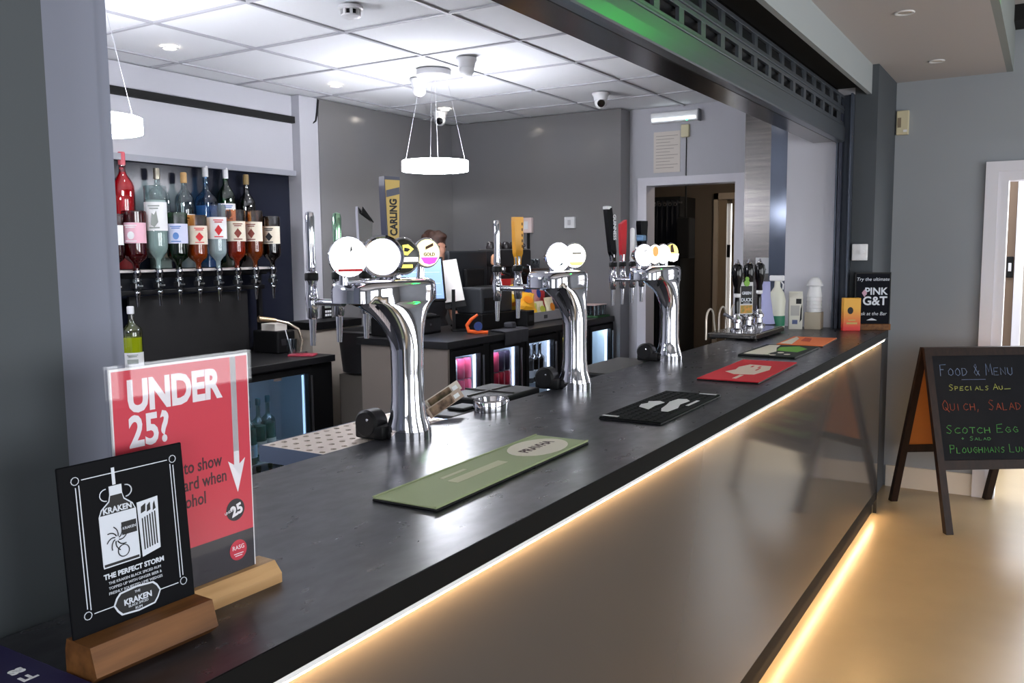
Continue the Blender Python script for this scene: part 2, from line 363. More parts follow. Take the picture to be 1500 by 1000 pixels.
# ------------------------------------------------------------------ main bar
def main_bar():
    pl = [(-0.31, -0.6), (0, -0.6), (0, 5.459), (-0.66, 5.459), (-0.66, 0.84), (-0.31, 0.84)]
    wt = tag(B().prism([(x, y, 1.058) for x, y in pl], (0, 0, .042)).build('bar_worktop', M_worktop), 'long dark slate bar worktop with thick black front edge', 'worktop')
    B().box(0.0, 0.0025, -0.6, 5.459, 1.0575, 1.0995).build('edge_band', mat('black_edge_band', (10, 10, 11), .7, spec=.15), wt)
    f = thing('bar_counter', 'satin grey bar front with warm light strip under the worktop', 'bar', (-0.03, -0.6, 0))
    B().box(-.018, 0, 0, 6.05, .145, 1.045, .0008, 1).build('front_panel', M_panel, f)
    B().box(-.27, -.018, 0.02, 6.04, .145, 1.057).box(-.6, -.27, 1.46, 6.04, 0, 1.057).build('carcass', M_blackmatt, f)
    B().box(-.018, -.003, 0, 6.05, .08, .1445).box(-.05, -.024, 0, 6.05, 0, .08).build('plinth', M_plinth, f)
    B().box(-.018, .001, 6.05, 6.058, 0, 1.05).build('end_strip', M_black, f)
    B().box(.011, .017, .02, 6.03, 1.0375, 1.0415).build('light_strip', M_led, f)
    B().box(.004, .020, 0, 6.05, 1.0417, 1.0575).build('strip_channel', M_white, f)
    B().box(-.016, -.008, .02, 6.03, .074, .0795).build('floor_light_strip', M_led_floor, f)
main_bar()

def mat_runner(name, label, c, size, rot, m, base=True):
    t = thing(name, label, 'bar runner', (c[0], c[1], 1.1), rot)
    w, l = size
    B().box(-w/2, w/2, -l/2, l/2, 0, .005, .002).build('rubber_base', M_black, t)
    B().box(-w/2+.001, w/2-.001, -l/2+.001, l/2-.001, .005, .0085, .0015).build('printed_top', m, t)
    return t, frame((0, 0, .0086), (0, 1, 0), (-1, 0, 0))
def runners():
    cream = mat('cream_print', (214, 206, 190), .8)
    t, F = mat_runner('bar_runner', 'long sage green bar runner with cream oval logo, nearest on worktop', (-.235, 1.565), (.15, .645), .02, mat('sage_rubber', (150, 160, 122), .75))
    B().box(-.075, -.069, -.3225, .3225, .0085, .0105, .001).build('raised_rim', MATS['sage_rubber'], t); B().box(.069, .075, -.3225, .3225, .0085, .0105, .001).build('raised_rim', MATS['sage_rubber'], t)
    flat(ellipse(.20, 0, .10, .062), F, cream, 'oval_logo', t)
    flat(rectp(-.16, -.012, .04, .014), F, mat('pale_sage_print', (188, 188, 156), .8), 'text_band', t)
    F2 = F @ Matrix.Translation((0, 0, .0006))
    text('PRAVHA', .036, F2 @ Matrix.Translation((.20, -.008, 0)), mat('brown_ink', (70, 50, 48), .7), t, align='CENTER', off=.001)
    flat(rectp(-.15, .03, -.06, .04), F, MATS['pale_sage_print'], 'text_band', t)
    t, F = mat_runner('bar_runner', 'black rubber bar runner with white logo between the green and red runners', (-.192, 2.445), (.185, .52), .01, mat('black_rubber', (9, 9, 11), .85, spec=.2))
    b = B()
    for i in range(20):
        for j in range(7): b.box(-.08+j*.024, -.072+j*.024, -.245+i*.0248, -.233+i*.0248, .0085, .0098)
    o = b.build('nubs', MATS['black_rubber'], t); o['kind'] = 'stuff'
    F2 = F @ Matrix.Translation((0, 0, .0014)); wi = mat('runner_white', (206, 204, 206), .7)
    flat([(-.11, -.055), (-.04, -.06), (.02, -.045), (.09, -.05), (.12, -.03), (.11, -.005), (.05, .0), (-.01, -.012), (-.07, -.02), (-.11, -.035)], F2, wi, 'emblem_word', t)
    flat([(-.10, .008), (-.07, .05), (-.03, .06), (.0, .05), (.03, .06), (.05, .03), (.03, .008), (-.03, .014)], F2, wi, 'emblem', t)
    flat(rectp(.01, -.075, .11, -.065), F2, wi, 'tagline', t); flat(rectp(-.25, .04, -.235, .088), F2, wi, 'corner_mark', t); flat(rectp(.235, -.085, .25, -.03), F2, wi, 'corner_mark', t)
    t, F = mat_runner('bar_runner', 'red bar runner with pale crest logo', (-.19, 3.335), (.225, .61), .02, mat('red_towel', (196, 26, 42), .85))
    flat([(-.13, -.05), (.02, -.07), (.13, -.05), (.15, .04), (.06, .06), (-.02, .05), (-.09, .07), (-.15, .02)], F, mat('pale_pink_print', (216, 190, 178), .8), 'crest', t)
    for x0, y0, x1, y1 in ((.06, -.02, .10, -.012), (.07, .01, .11, .018), (-.02, -.03, .05, -.024)): flat(rectp(x0, y0, x1, y1), F @ Matrix.Translation((0, 0, .0006)), MATS['red_towel'], 'crest_line', t)
    flat(rectp(-.26, -.02, -.16, -.005), F, MATS['pale_pink_print'], 'tagline', t)
    t, F = mat_runner('bar_runner', 'green white and black patterned bar runner beyond the red one', (-.26, 4.05), (.25, .47), .0, mat('black_rubber2', (24, 28, 24), .7))
    gr = mat('lime_print', (96, 150, 52), .8)
    flat([(-.05, -.09), (.1, -.1), (.2, -.04), (.12, .03), (-.02, .01)], F, gr, 'green_leaf', t)
    flat([(-.2, .02), (-.06, .0), (.1, .04), (.21, .05), (.2, .1), (-.2, .11)], F, cream, 'pale_band', t)
    for x, y in ((-.2, -.02), (-.15, -.07), (-.1, -.03), (-.18, .01)): flat(ellipse(x, y, .02, .014, 10), F, cream, 'pale_spot', t)
    t, F = mat_runner('bar_runner', 'orange bar runner with white border, farthest on worktop', (-.245, 4.53), (.22, .42), .04, mat('orange_towel', (226, 116, 62), .85))
    flat([(-.19, .04), (.1, .06), (.19, .09), (-.17, .1)], F, cream, 'pale_swirl', t); flat([(-.05, -.02), (.12, .0), (.16, .04), (-.02, .03)], F, mat('dark_orange', (186, 72, 40), .8), 'dark_swirl', t)
    # purple runner at the near corner
    t = thing('bar_runner', 'dark purple bar runner with white capitals at near left corner', 'bar runner', (-.27, .44, 1.1))
    pu = mat('purple_rubber', (26, 20, 62), .6)
    B().box(-.02, .19, -.42, .095, 0, .005, .002).build('rubber_base', pu, t); B().box(-.018, .188, -.418, .093, .005, .008, .002).build('printed_top', pu, t)
    F = frame((0, 0, .0081), (0, 1, 0), (-1, 0, 0))
    text('SS', .017, F @ Matrix.Translation((.072, -.085, 0)), M_ink_white, t, align='RIGHT', off=.001)
    text('LL', .017, F @ Matrix.Translation((.071, -.110, 0)), M_ink_white, t, align='RIGHT', off=.001)
runners()

# ------------------------------------------------------------------ beer fonts
def superring(cx, cy, z, a, b, e=2.6, n=32, tilt=0.0):
    out = []
    for k in range(n):
        t = 2*PI*k/n; c, s_ = math.cos(t), math.sin(t)
        x = a*math.copysign(abs(c)**(2/e), c); y = b*math.copysign(abs(s_)**(2/e), s_)
        out.append(Vector((cx+x, cy+y, z+x*tilt)))
    return out
BADGE = {}
def badge(parent, y, z, x, r, nrm, face, es, extra=None, ring=False):
    n = Vector((nrm[0], nrm[1], 0)).normalized()
    c = Vector((x, y, z))
    F = frame(c, Vector((-n.y, n.x, 0)), (0, 0, 1))
    Mx = F.to_3x3()
    h = B().lathe([(.008, -.068), (.02, -.062), (r*.7, -.034), (r*1.0, -.008), (r*1.06, 0), (r*1.02, .004), (r*.95, .004)], c, 24, Mx).build('badge', M_chrome, parent, smooth=True)
    fm = mat('badge_face_%d_%d_%d_%.1f' % (face+(es,)), face, .3, emit=face, es=es)
    B().lathe([(r*.96, .003), (r*.9, .009), (r*.6, .0125), (r*.2, .014), (0, .0142)], c, 24, Mx).build('lit_face', fm, h, smooth=True)
    b = B(); b.cyl(c - n*.035 + Vector((0, 0, -.01)), Vector((c.x-n.x*.035, c.y-n.y*.035, 1.495-1.1)), .009, .012); b.build('badge_stem', M_chrome, h, smooth=True)
    if extra: extra(F @ Matrix.Translation((0, 0, .0146)), h, r)
    return h
def tap(parent, y, x=-.26, z=.345, head=-.15):
    t = B(); t.cyl((head, y, z), (x, y, z), .010, .009); t.lathe([(.010, -.045), (.014, -.04), (.016, -.01), (.018, .01), (.014, .03), (.013, .05), (.016, .055), (.016, .075), (.011, .08)], (x, y, z), 14)
    t.ball((x+.012, y-.012, z+.012), .009)
    o = t.build('tap', M_chrome, parent, smooth=True)
    B().cyl((x, y, z-.04), (x-.002, y, z-.115), .010, .007).build('spout', M_chrome, o, smooth=True)
    B().lathe([(.017, .056), (.018, .06), (.018, .073), (.016, .076)], (x, y, z), 14).build('collar', M_black, o, smooth=True)
    return o, (x, y, z+.08)
def handle_round(t, p, h, r0, r1, m, lean=0):
    B().lathe([(r0*.8, 0), (r0, .012), (r0*.85, .03), (r1*.9, h*.4), (r1, h*.9), (r1*.8, h*.98), (r1*.3, h)], p, 14, Matrix.Rotation(lean, 3, 'X')).build('handle', m, t, smooth=True)
def handle_blade(t, p, h, w0, w1, th, m, nrm=(.8, -.6), lean=(0, 0), facem=None, slant=0.0, name='handle'):
    n = Vector((nrm[0], nrm[1], 0)).normalized(); X = Vector((-n.y, n.x, 0)); U = Vector((lean[0], lean[1], 1)).normalized(); p = Vector(p)
    def q(w, z, dz=0): return [p+U*z+X*(-w/2)-n*th/2, p+U*z+X*(-w/2)+n*th/2, p+U*(z-dz)+X*(w/2)+n*th/2, p+U*(z-dz)+X*(w/2)-n*th/2]
    o = B().loft([q(.016, 0), q(.018, .02), q(w0, .04), q(w1, h*.9, slant*.4), q(w1*.96, h, slant)]).build(name, m, t)
    B().cyl(p-Vector((0, 0, .012)), p+U*.03, .010, .012).build('ferrule', M_chrome, t, smooth=True)
    return o, frame(p+n*(th/2+.0006), X, U)
def font_body(t, b=.158, a=.088, dx=-.065):
    secs = []
    for z, cx, aa, bb, e, tl in ((0, 0, .058, .058, 2, 0), (.022, 0, .058, .058, 2, 0)): secs.append(superring(cx, 0, z, aa, bb, e))
    B().loft(secs).build('base_ring', M_chrome, t, smooth=True)
    secs = [superring(0, 0, .0222, .056, .056, 2)]
    for z, r_ in ((.035, .053), (.06, .0455), (.10, .041), (.17, .040), (.225, .041)): secs.append(superring(0, 0, z, r_, r_*1.06, 2))
    for k in range(1, 11):
        tt = math.sin(k/10*PI/2); w = 1-math.sqrt(max(0, 1-tt*tt)); w2 = w**.9
        secs.append(superring(dx*w2, 0, .225+.125*tt, .041+(a-.041)*w2, .0435+(b-.0435)*w2, 2+.8*w2, 32, -.12*w2*(1-w2)*2))
    for z, k in ((.372, 1.0), (.386, .995), (.396, .97), (.402, .91), (.405, .8), (.407, .45)): secs.append(superring(dx, 0, z, a*k, b*k, 2.8))
    B().loft(secs).build('column', M_chrome, t, smooth=True)
def bracket(t):                                                 # black cup-stop disc beside the base
    B().lathe([(.030, 0), (.036, .004), (.037, .045), (.030, .052)], (-.085, -.02, .0375), 24, Matrix.Rotation(PI/2, 3, 'X')).box(-.120, -.03, -.070, -.022, 0, .036, .006).build('hose_cover', M_black, t, smooth=True)
    B().ball((-.075, -.073, .05), .004).build('screw', M_chrome, t)
def fonts():
    red = mat('red_print', (196, 30, 40), .6); gold = mat('gold_print', (190, 160, 82), .45); navy = mat('navy_handle', (30, 36, 66), .35)
    white_face = (250, 250, 252)
    t = thing('beer_font', 'nearest chrome beer font with four taps and tall navy and gold handle', 'beer font', (-.603, 1.735, 1.1))
    font_body(t); bracket(t)
    def logo1(F, h, r):
        flat(rectp(-.03, -.034, .03, -.028), F, red, 'print_line', h); flat([(0, .01), (.006, .016), (.002, .03)], F, M_ink_black, 'print_mark', h)
    def logo3(F, h, r):
        yl = mat('yellow_lit', (230, 214, 90), .4, emit=(230, 214, 90), es=1.0)
        D = [(-.012, .004), (-.006, .012), (-.008, .028), (.008, .03), (.024, .018), (.006, .002)]
        flat(D, F, yl, 'arrow_print', h); flat([(-.004, .012), (-.003, .022), (.008, .02), (.014, .017), (.006, .011)], F @ Matrix.Translation((0, 0, .0006)), M_ink_black, 'arrow_hole', h); flat(rectp(-.024, .013, -.006, .018), F, yl, 'arrow_shaft', h)
        flat(rectp(-.036, -.014, .036, -.003), F, mat('white_lit', (250, 246, 246), .4, emit=(250, 246, 246), es=1.6), 'white_band', h); flat(rectp(-.02, -.03, .02, -.021), F, yl, 'yellow_band', h)
    def logo4(F, h, r):
        flat([(-.011, .008), (-.011, .016), (.012, .026), (.012, .018)], F, mat('brown_print', (74, 40, 20), .6), 'slab_print', h)
        flat([(-.026, -.012), (.026, -.012), (.016, -.027), (0, -.031), (-.016, -.027)], F, mat('magenta_lit', (214, 60, 190), .4, emit=(214, 60, 190), es=1.0), 'magenta_band', h)
        text('GOLD', .012, F @ Matrix.Translation((0, -.008, 0)), MATS['brown_print'], h, align='CENTER', off=.0004)
    badge(t, -.18, .462, -.027, .046, (.88, -.48), white_face, 2.6, logo1)
    hb = badge(t, -.056, .461, -.027, .047, (.74, -.67), white_face, 2.6)
    B().lathe([(.049, -.012), (.054, -.006), (.054, .008), (.050, .012), (.046, .010)], Vector((-.027, -.056, .461)), 24, frame((0, 0, 0), (.67, .74, 0), (0, 0, 1)).to_3x3(), cap=False).build('bezel', M_chrome, hb, smooth=True)
    badge(t, .025, .462, -.027, .046, (.95, -.42), (20, 24, 12), .15, logo3)
    badge(t, .126, .470, -.027, .038, (.93, -.42), (244, 236, 180), 1.1, logo4)
    o, p = tap(t, -.064); handle_round(o, p, .155, .013, .012, M_chrome)
    o, p = tap(t, .037); handle_round(o, p, .155, .013, .013, mat('green_chrome', (170, 214, 180), .1, metal=1.0))
    o, p = tap(t, .148); handle_blade(o, p, .175, .036, .044, .016, M_chrome, (.9, -.4), slant=.04); 
    q = Vector(p); B().prism([q+Vector((.012, -.020, .172)), q+Vector((.020, .016, .13)), q+Vector((.006, -.018, .155))], (.004, -.002, .002)).build('handle_tip', M_black, o)
    o, p = tap(t, .263); hb, F = handle_blade(o, p, .265, .040, .054, .030, navy, (.95, -.31))
    flat([(-.017, .05), (.017, .05), (.025, .255), (-.025, .255)], F, gold, 'gold_face', hb); flat([(-.022, .205), (.023, .215), (.023, .235), (-.022, .225)], F @ Matrix.Translation((0, 0, .0006)), navy, 'navy_bar', hb)
    flat([(-.017, .05), (.017, .05), (.018, .075), (-.018, .075)], F @ Matrix.Translation((0, 0, .0006)), mat('purple_print', (104, 66, 140), .5), 'purple_foot', hb)
    text('CARLING', .033, F @ Matrix.Rotation(PI/2, 4, 'Z') @ Matrix.Translation((.095, -.012, .0008)) @ Matrix.Diagonal((.76, 1, 1, 1)), M_ink_black, hb, off=.0014)
    # middle font: two taps
    t = thing('beer_font', 'middle chrome beer font with a plain chrome and a yellow tap handle', 'beer font', (-.60, 2.655, 1.1))
    font_body(t, .125, .085); bracket(t)
    def logoY(F, h, r):
        flat([(-.03, -.022), (.03, -.022), (.018, -.034), (-.018, -.034)], F, mat('pale_yellow_lit', (240, 226, 110), .4, emit=(240, 226, 110), es=1.2), 'yellow_band', h)
        flat(rectp(-.015, .006, .02, .011), F, M_ink_black, 'print_line', h)
    def logoB(F, h, r): flat([(-.006, -.03), (.006, -.028), (.012, -.018), (.002, -.022)], F, mat('teal_ink', (40, 70, 80), .5), 'print_mark', h)
    badge(t, -.045, .452, -.04, .047, (.88, -.48), white_face, 2.6, logoB)
    badge(t, .075, .455, -.04, .044, (.8, -.6), (252, 248, 232), 2.4, logoY)
    o, p = tap(t, -.085); handle_round(o, p, .155, .013, .012, M_chrome)
    yo = mat('yellow_handle', (226, 158, 28), .4)
    o, p = tap(t, .055); hb, F = handle_blade(o, p, .17, .032, .040, .02, yo, (.9, -.4))
    for k in range(5): flat(rectp(.011, .06+k*.02, .015, .07+k*.02), F, M_ink_black, 'print_mark', hb)
    # far font: four taps
    t = thing('beer_font', 'farthest chrome beer font with black, red and white tap handles', 'beer font', (-.60, 3.535, 1.1))
    font_body(t); bracket(t)
    def logoO(F, h, r): flat(ellipse(-.008, .012, .018, .022, 16), F, mat('orange_lit', (240, 140, 80), .4, emit=(240, 140, 80), es=1.0), 'orange_print', h)
    def logoM(F, h, r): flat([(-.012, .014), (-.004, .014), (.008, .022), (.0, .022)], F, mat('grey_ink', (110, 110, 116), .5), 'print_mark', h)
    def logoG(F, h, r):
        flat([(-.03, -.034), (-.034, -.006), (.034, -.006), (.026, -.034), (0, -.042)], F, mat('white_lit', (250, 246, 246), .4, emit=(250, 246, 246), es=1.6), 'white_band', h)
        flat([(-.02, 0), (-.02, .03), (-.006, .036), (.004, .0)], F, mat('brown_print', (74, 40, 20), .6), 'brown_print', h)
    badge(t, -.165, .452, -.05, .044, (.85, -.53), white_face, 2.6, logoM)
    badge(t, -.05, .455, -.05, .043, (.93, -.36), (252, 236, 224), 1.9, logoO)
    badge(t, .045, .455, -.05, .044, (.93, -.36), white_face, 2.6)
    badge(t, .145, .462, -.05, .040, (.93, -.36), (236, 222, 130), 1.0, logoG)
    o, p = tap(t, -.01); hb, F = handle_blade(o, p, .235, .034, .036, .022, M_blackgloss, (.95, -.3), lean=(-.06, -.12))
    text('GUINNESS', .024, F @ Matrix.Rotation(-PI/2, 4, 'Z') @ Matrix.Translation((-.205, -.008, .0006)), M_ink_white, hb, off=.0005)
    B().box(p[0]-.028, p[0]-.002, p[1]-.05, p[1]-.012, p[2]+.226, p[2]+.24, .003).build('handle_cap', M_white, o)
    o, p = tap(t, .09); handle_blade(o, p, .165, .030, .038, .018, mat('red_handle', (190, 20, 34), .35), (.95, -.3), slant=-.02)
    o, p = tap(t, .20); handle_round(o, p, .15, .012, .011, M_white)
    o, p = tap(t, .31); handle_blade(o, p, .185, .028, .05, .03, M_blackgloss, (.95, -.3)); B().box(p[0]-.018, p[0]+.018, p[1]-.027, p[1]+.027, p[2]+.09, p[2]+.12, .004).build('blue_band', mat('steel_blue', (90, 120, 150), .3, metal=.6), o)
fonts()

def bar_top_things():
    # perforated drip tray behind the nearest font
    t = thing('drip_tray', 'perforated steel drip tray beside the nearest beer font', 'drip tray', (-.772, 1.49, 1.057))
    n, m_ = 13, 5; w, l = .21, .50
    b = B(); dx, dy = w/m_, l/n
    for i in range(m_):
        for j in range(n):
            cx, cy = -w/2+(i+.5)*dx, (j+.5)*dy
            out = [Vector((cx+sx*dx/2, cy+sy*dy/2, .04)) for sx, sy in ((1, 0), (1, 1), (0, 1), (-1, 1), (-1, 0), (-1, -1), (0, -1), (1, -1))]
            inn = [Vector((cx+.0085*math.cos(k*PI/4), cy+.0085*math.sin(k*PI/4), .04)) for k in range(8)]
            b.loft([out, inn, [p-Vector((0, 0, .004)) for p in inn]], cap=False)
    b.build('perforated_plate', mat('warm_steel', (222, 208, 196), .42, metal=.7), t)
    B().box(-w/2+.001, w/2-.001, .001, l-.001, .030, .034).build('hole_shade_sheet', M_blackmatt, t)  # black sheet under the plate, painting the shade inside the holes
    b = B(); b.box(-w/2-.003, -w/2, -.003, l, 0, .041); b.box(w/2, w/2+.003, -.003, l, 0, .041); b.box(-w/2, w/2, -.003, 0, 0, .041); b.box(-w/2, w/2, l, l+.003, 0, .041); b.box(-w/2, w/2, 0, l, 0, .003)
    b.build('pan', mat('blue_steel_pan', (150, 165, 190), .25, metal=.9), t)
    B().box(.098, .108, .05, .45, -.06, .0).box(-.05, .11, .05, .08, -.02, -.001).box(-.05, .11, .40, .43, -.02, -.001).build('bracket', M_black, t)
    t = thing('drip_tray', 'dark grey drip tray beside the farthest beer font', 'drip tray', (-.765, 3.06, 1.068))
    B().box(-.10, .10, 0, .52, 0, .022, .004).build('pan', M_black, t); B().box(-.09, .09, .01, .51, .022, .027, .002).build('rubber_mat', mat('grey_rubber', (62, 60, 58), .6), t)
    B().box(.086, .096, .05, .45, -.06, .0).box(-.05, .09, .05, .08, -.02, -.0).build('bracket', M_black, t)
    t = thing('napkin_caddy', 'black caddy behind the middle beer font', 'caddy', (-.775, 2.40, 1.04))
    B().box(-.11, .09, -.14, .16, 0, .07, .006).build('bin', M_black, t); B().box(-.02, -.014, -.12, .14, .07, .075).box(-.11, .08, .0, .006, .07, .075).build('divider', mat('charcoal_edge', (50, 48, 46), .5), t); B().box(.09, .115, -.1, .12, -.03, .04).build('clip', M_black, t)
    # oval steel dish on the worktop
    t = thing('steel_dish', 'oval chrome dish with reddish coaster on the worktop edge', 'dish', (-.625, 2.16, 1.1))
    o_ = superring
    B().loft([o_(0, 0, 0, .048, .062, 2), o_(0, 0, .03, .05, .066, 2), o_(0, 0, .034, .048, .064, 2), o_(0, 0, .034, .040, .052, 2), o_(0, 0, .016, .036, .046, 2)]).build('bowl', M_chrome, t, smooth=True)
    B().loft([o_(0, 0, .0165, .034, .044, 2), o_(0, 0, .02, .034, .044, 2)]).build('coaster', mat('brown_coaster', (92, 64, 60), .4), t)
    B().ball((.0, -.008, .02), .012, .014, .006).build('pink_mint', mat('pink_mint', (206, 150, 150), .5), t)
    # printed booklets standing behind the counter edge
    for k, (y, z, c, lab) in enumerate(((1.95, 1.085, (170, 150, 138), 'front brown and cream printed card leaning behind nearest beer font'), (1.99, 1.10, (196, 186, 176), 'rear pale printed card leaning behind nearest beer font'))):
        t = thing('menu_card', lab, 'card', (-.70-.035*k, y, z+.03))
        R = Matrix.Rotation(math.radians(14), 4, 'X') @ Matrix.Rotation(math.radians(-30), 4, 'Y')
        B().box(-.003, .003, 0, .165, -.014, .016).build('card', mat('card_%d' % k, c, .6), t, M=R)
        B().box(.003, .0035, .008, .118, -.012, .013).build('photo_print', mat('card_print', (66, 42, 36), .5, noise=((140, 110, 94), 40, (1, 1, 1), 2)), t, M=R)
        B().box(.003, .0036, .125, .15, -.006, .006).build('text_print', M_ink_white, t, M=R)
    t = thing('black_clip', 'black plastic holder at the foot of the printed cards', 'holder', (-.73, 2.10, 1.06))
    B().box(-.05, .05, -.06, .08, 0, .035, .008).build('tray', M_black, t); B().box(-.03, .03, .02, .10, .035, .045, .004).build('flap', M_black, t)
bar_top_things()

def signs():
    # red age-check poster in acrylic on pale oak block
    t = thing('poster_stand', 'red age-check poster in clear acrylic holder on pale oak block', 'sign', (-.176, .732, 1.1), -.02)
    bw = .118
    B().loft([[Vector((x, y, z)) for x, z in ((-.034, 0), (.026, 0), (.026, .014), (.012, .03), (-.022, .03), (-.034, .014))] for y in (-bw, bw+.012)]).build('oak_block', M_pale_oak, t)
    B().box(-.0045, -.0025, -.108, .108, .022, .338).box(.0025, .0045, -.108, .108, .022, .338).build('acrylic_holder', M_acrylic, t)
    F = frame((.0016, 0, .0), (0, 1, 0), (0, 0, 1))
    p = B().box(-.0015, .0015, -.104, .104, .024, .334).build('paper', M_white, t)
    flat(rectp(-.102, .085, .102, .331), F, mat('poster_red', (206, 58, 76), .6), 'red_field', p, .0003)
    flat(rectp(-.102, .030, .102, .085), F, mat('poster_charcoal', (52, 48, 54), .6), 'charcoal_field', p, .0003)
    G = F @ Matrix.Translation((0, 0, .0004))
    wi = mat('poster_white', (236, 232, 238), .6)
    text('UNDER', .054, G @ Matrix.Translation((-.083, .280, 0)) @ Matrix.Diagonal((.78, 1, 1, 1)), wi, p, off=.0022, spacing=.97)
    text('25?', .054, G @ Matrix.Translation((-.083, .236, 0)) @ Matrix.Diagonal((.78, 1, 1, 1)), wi, p, off=.0016, spacing=1.02)
    for k, l in enumerate(('Please be', 'prepared to show', 'your ID card when', 'buying alcohol')):
        text(l, .024, G @ Matrix.Translation((-.080, .208-k*.0228, 0)) @ Matrix.Diagonal((.76, 1, 1, 1)), mat('poster_dark', (70, 36, 46), .6), p, off=.0003)
    flat(rectp(.073, .20, .082, .331), G, wi, 'arrow_shaft', p); flat([(.0775, .142), (.092, .188), (.082, .181), (.082, .20), (.073, .20), (.073, .181), (.063, .188)], G, wi, 'arrow_head', p)
    flat(ellipse(.072, .118, .0155, .0155), G, MATS['poster_charcoal'], 'round_mark', p)
    text('25', .020, G @ Matrix.Translation((.0755, .111, .0006)) @ Matrix.Rotation(.25, 4, 'Z'), wi, p, align='CENTER', off=.0008)
    text('UNDER', .005, G @ Matrix.Translation((.062, .116, .0006)) @ Matrix.Rotation(.25, 4, 'Z'), wi, p, align='CENTER')
    flat(ellipse(.074, .060, .0145, .0145), G, MATS['poster_red'], 'round_mark', p); text('RASG', .0085, G @ Matrix.Translation((.074, .061, .0006)), wi, p, align='CENTER')
    flat(rectp(.066, .0545, .082, .0555), G @ Matrix.Translation((0, 0, .0006)), wi, 'fine_print', p); flat(rectp(.068, .0515, .080, .0525), G @ Matrix.Translation((0, 0, .0006)), wi, 'fine_print', p)
    text('.co.uk', .012, G @ Matrix.Translation((-.005, .042, 0)), wi, p, align='RIGHT')
    # black rum board on oak block
    t = thing('menu_board', 'small black board with white bottle drawing on oak block', 'sign', (-.126, .618, 1.1), -.03)
    B().loft([[Vector((x, y, z)) for x, z in ((-.020, 0), (.024, 0), (.040, .012), (.030, .044), (-.016, .044), (-.020, .03))] for y in (-.082, .078)]).build('oak_block', M_oak, t)
    R = Matrix.Rotation(math.radians(-4), 4, 'Y')
    bd = B().box(-.004, .0, -.081, .078, .03, .238, .001, 1).build('board', mat('board_black', (5, 6, 11), .6, spec=.12), t, M=R)
    F = R @ frame((.0, 0, 0), (0, 1, 0), (0, 0, 1)); wi = mat('board_white', (206, 212, 224), .6)
    x0, x1, y0, y1 = -.062, .063, .066, .220
    for (a, b_, c, d) in ((x0+.008, y1, x1-.008, y1), (x0, y0+.008, x0, y1-.008), (x1, y0+.008, x1, y1-.008), (x0+.004, y0+.006, x0+.004, y1-.006), (x1-.004, y0+.006, x1-.004, y1-.006), (x0+.008, y0, -.03, y0), (.030, y0, x1-.008, y0)):
        w = .0005; flat(rectp(min(a, c)-w, min(b_, d)-w, max(a, c)+w, max(b_, d)+w), F, wi, 'border_line', bd)
    for sx, sy in ((x0, y0), (x1, y0), (x0, y1), (x1, y1)):
        b = B(); b.tube([F @ Vector((sx+.0045*math.cos(a), sy+.0045*math.sin(a), .0003)) for a in [k*PI/5 for k in range(10)]], .0005, 4, True); b.build('corner_scroll', wi, bd)
    def P(cx, pts): return [(cx+x, y) for x, y in pts] + [(cx-x, y) for x, y in reversed(pts)]
    body = P(-.015, [(.0, .112), (.023, .112), (.0235, .115), (.0235, .172), (.020, .18), (.010, .188), (.008, .195), (.008, .205), (.0, .205)])
    flat(body, F, wi, 'bottle_outline', bd, .0003)
    inner = P(-.015, [(.0, .173), (.0218, .173), (.0190, .179), (.0088, .187), (.0072, .194), (.0, .194)])
    flat(inner, F @ Matrix.Translation((0, 0, .0003)), M_ink_black, 'bottle_shoulder', bd, .0003)
    text('KRAKEN', .0095, F @ Matrix.Translation((-.015, .1745, .0007)), wi, bd, align='CENTER', off=.0003)
    flat(rectp(-.018, .206, -.014, .226), F, wi, 'straw', bd, .0003)
    for sx in (-1, 1):
        b = B(); b.tube([F @ Vector((-.015+sx*(.012+.008*math.sin(a)), .196+.007*math.cos(a), .0004)) for a in [k*PI/8 for k in range(9)]], .0007, 4); b.build('bottle_handle', wi, bd)
    G = F @ Matrix.Translation((0, 0, .0004))
    flat(rectp(-.012, .145, .007, .160), G, M_ink_black, 'label_plate', bd, .0003); text('KRAKEN', .0045, G @ Matrix.Translation((-.0025, .151, .0004)), wi, bd, align='CENTER')
    for k in range(8):
        a0 = k*PI/4; b = B(); b.tube([G @ Vector((-.019+r_*math.cos(a0+r_*70)*.9, .143+r_*math.sin(a0+r_*70), .0004)) for r_ in (.003, .006, .009, .012, .0145)], .0007, 4); b.build('ink_curl', M_ink_black, bd)
    b = B(); b.tube([G @ Vector((-.012+.007*math.cos(a), .127+.007*math.sin(a), .0004)) for a in [k*PI/8 for k in range(16)]], .0006, 4, True); b.build('ink_ring', M_ink_black, bd)
    flat(rectp(-.037, .1135, .007, .1165), G, M_ink_black, 'label_base', bd, .0003)
    flat([(.0115, .112), (.036, .117), (.038, .18), (.010, .178)], F, wi, 'glass_outline', bd, .0003)
    for k in range(6): flat(rectp(.0145+k*.0034, .120+k*.0006, .0160+k*.0034, .158+k*.001), G, M_ink_black, 'glass_line', bd, .0003)
    for k in range(3): flat([(.014+k*.008, .164), (.020+k*.007, .166), (.021+k*.006, .175), (.015+k*.008, .172)], G, M_ink_black, 'ice_mark', bd, .0003)
    text('THE PERFECT STORM', .0082, F @ Matrix.Translation((0, .0995, 0)), wi, bd, align='CENTER', off=.0003)
    for k, l in enumerate(('THE KRAKEN BLACK SPICED RUM', 'TOPPED UP WITH GINGER BEER &', 'FRESHLY SQUEEZED LIME WEDGES')): text(l, .0045, F @ Matrix.Translation((0, .0925-k*.006, 0)), wi, bd, align='CENTER')
    cart = [(-.027, .058), (-.022, .052), (0, .050), (.022, .052), (.027, .058), (.031, .066), (.027, .074), (.022, .079), (0, .081), (-.022, .079), (-.027, .074), (-.031, .066)]
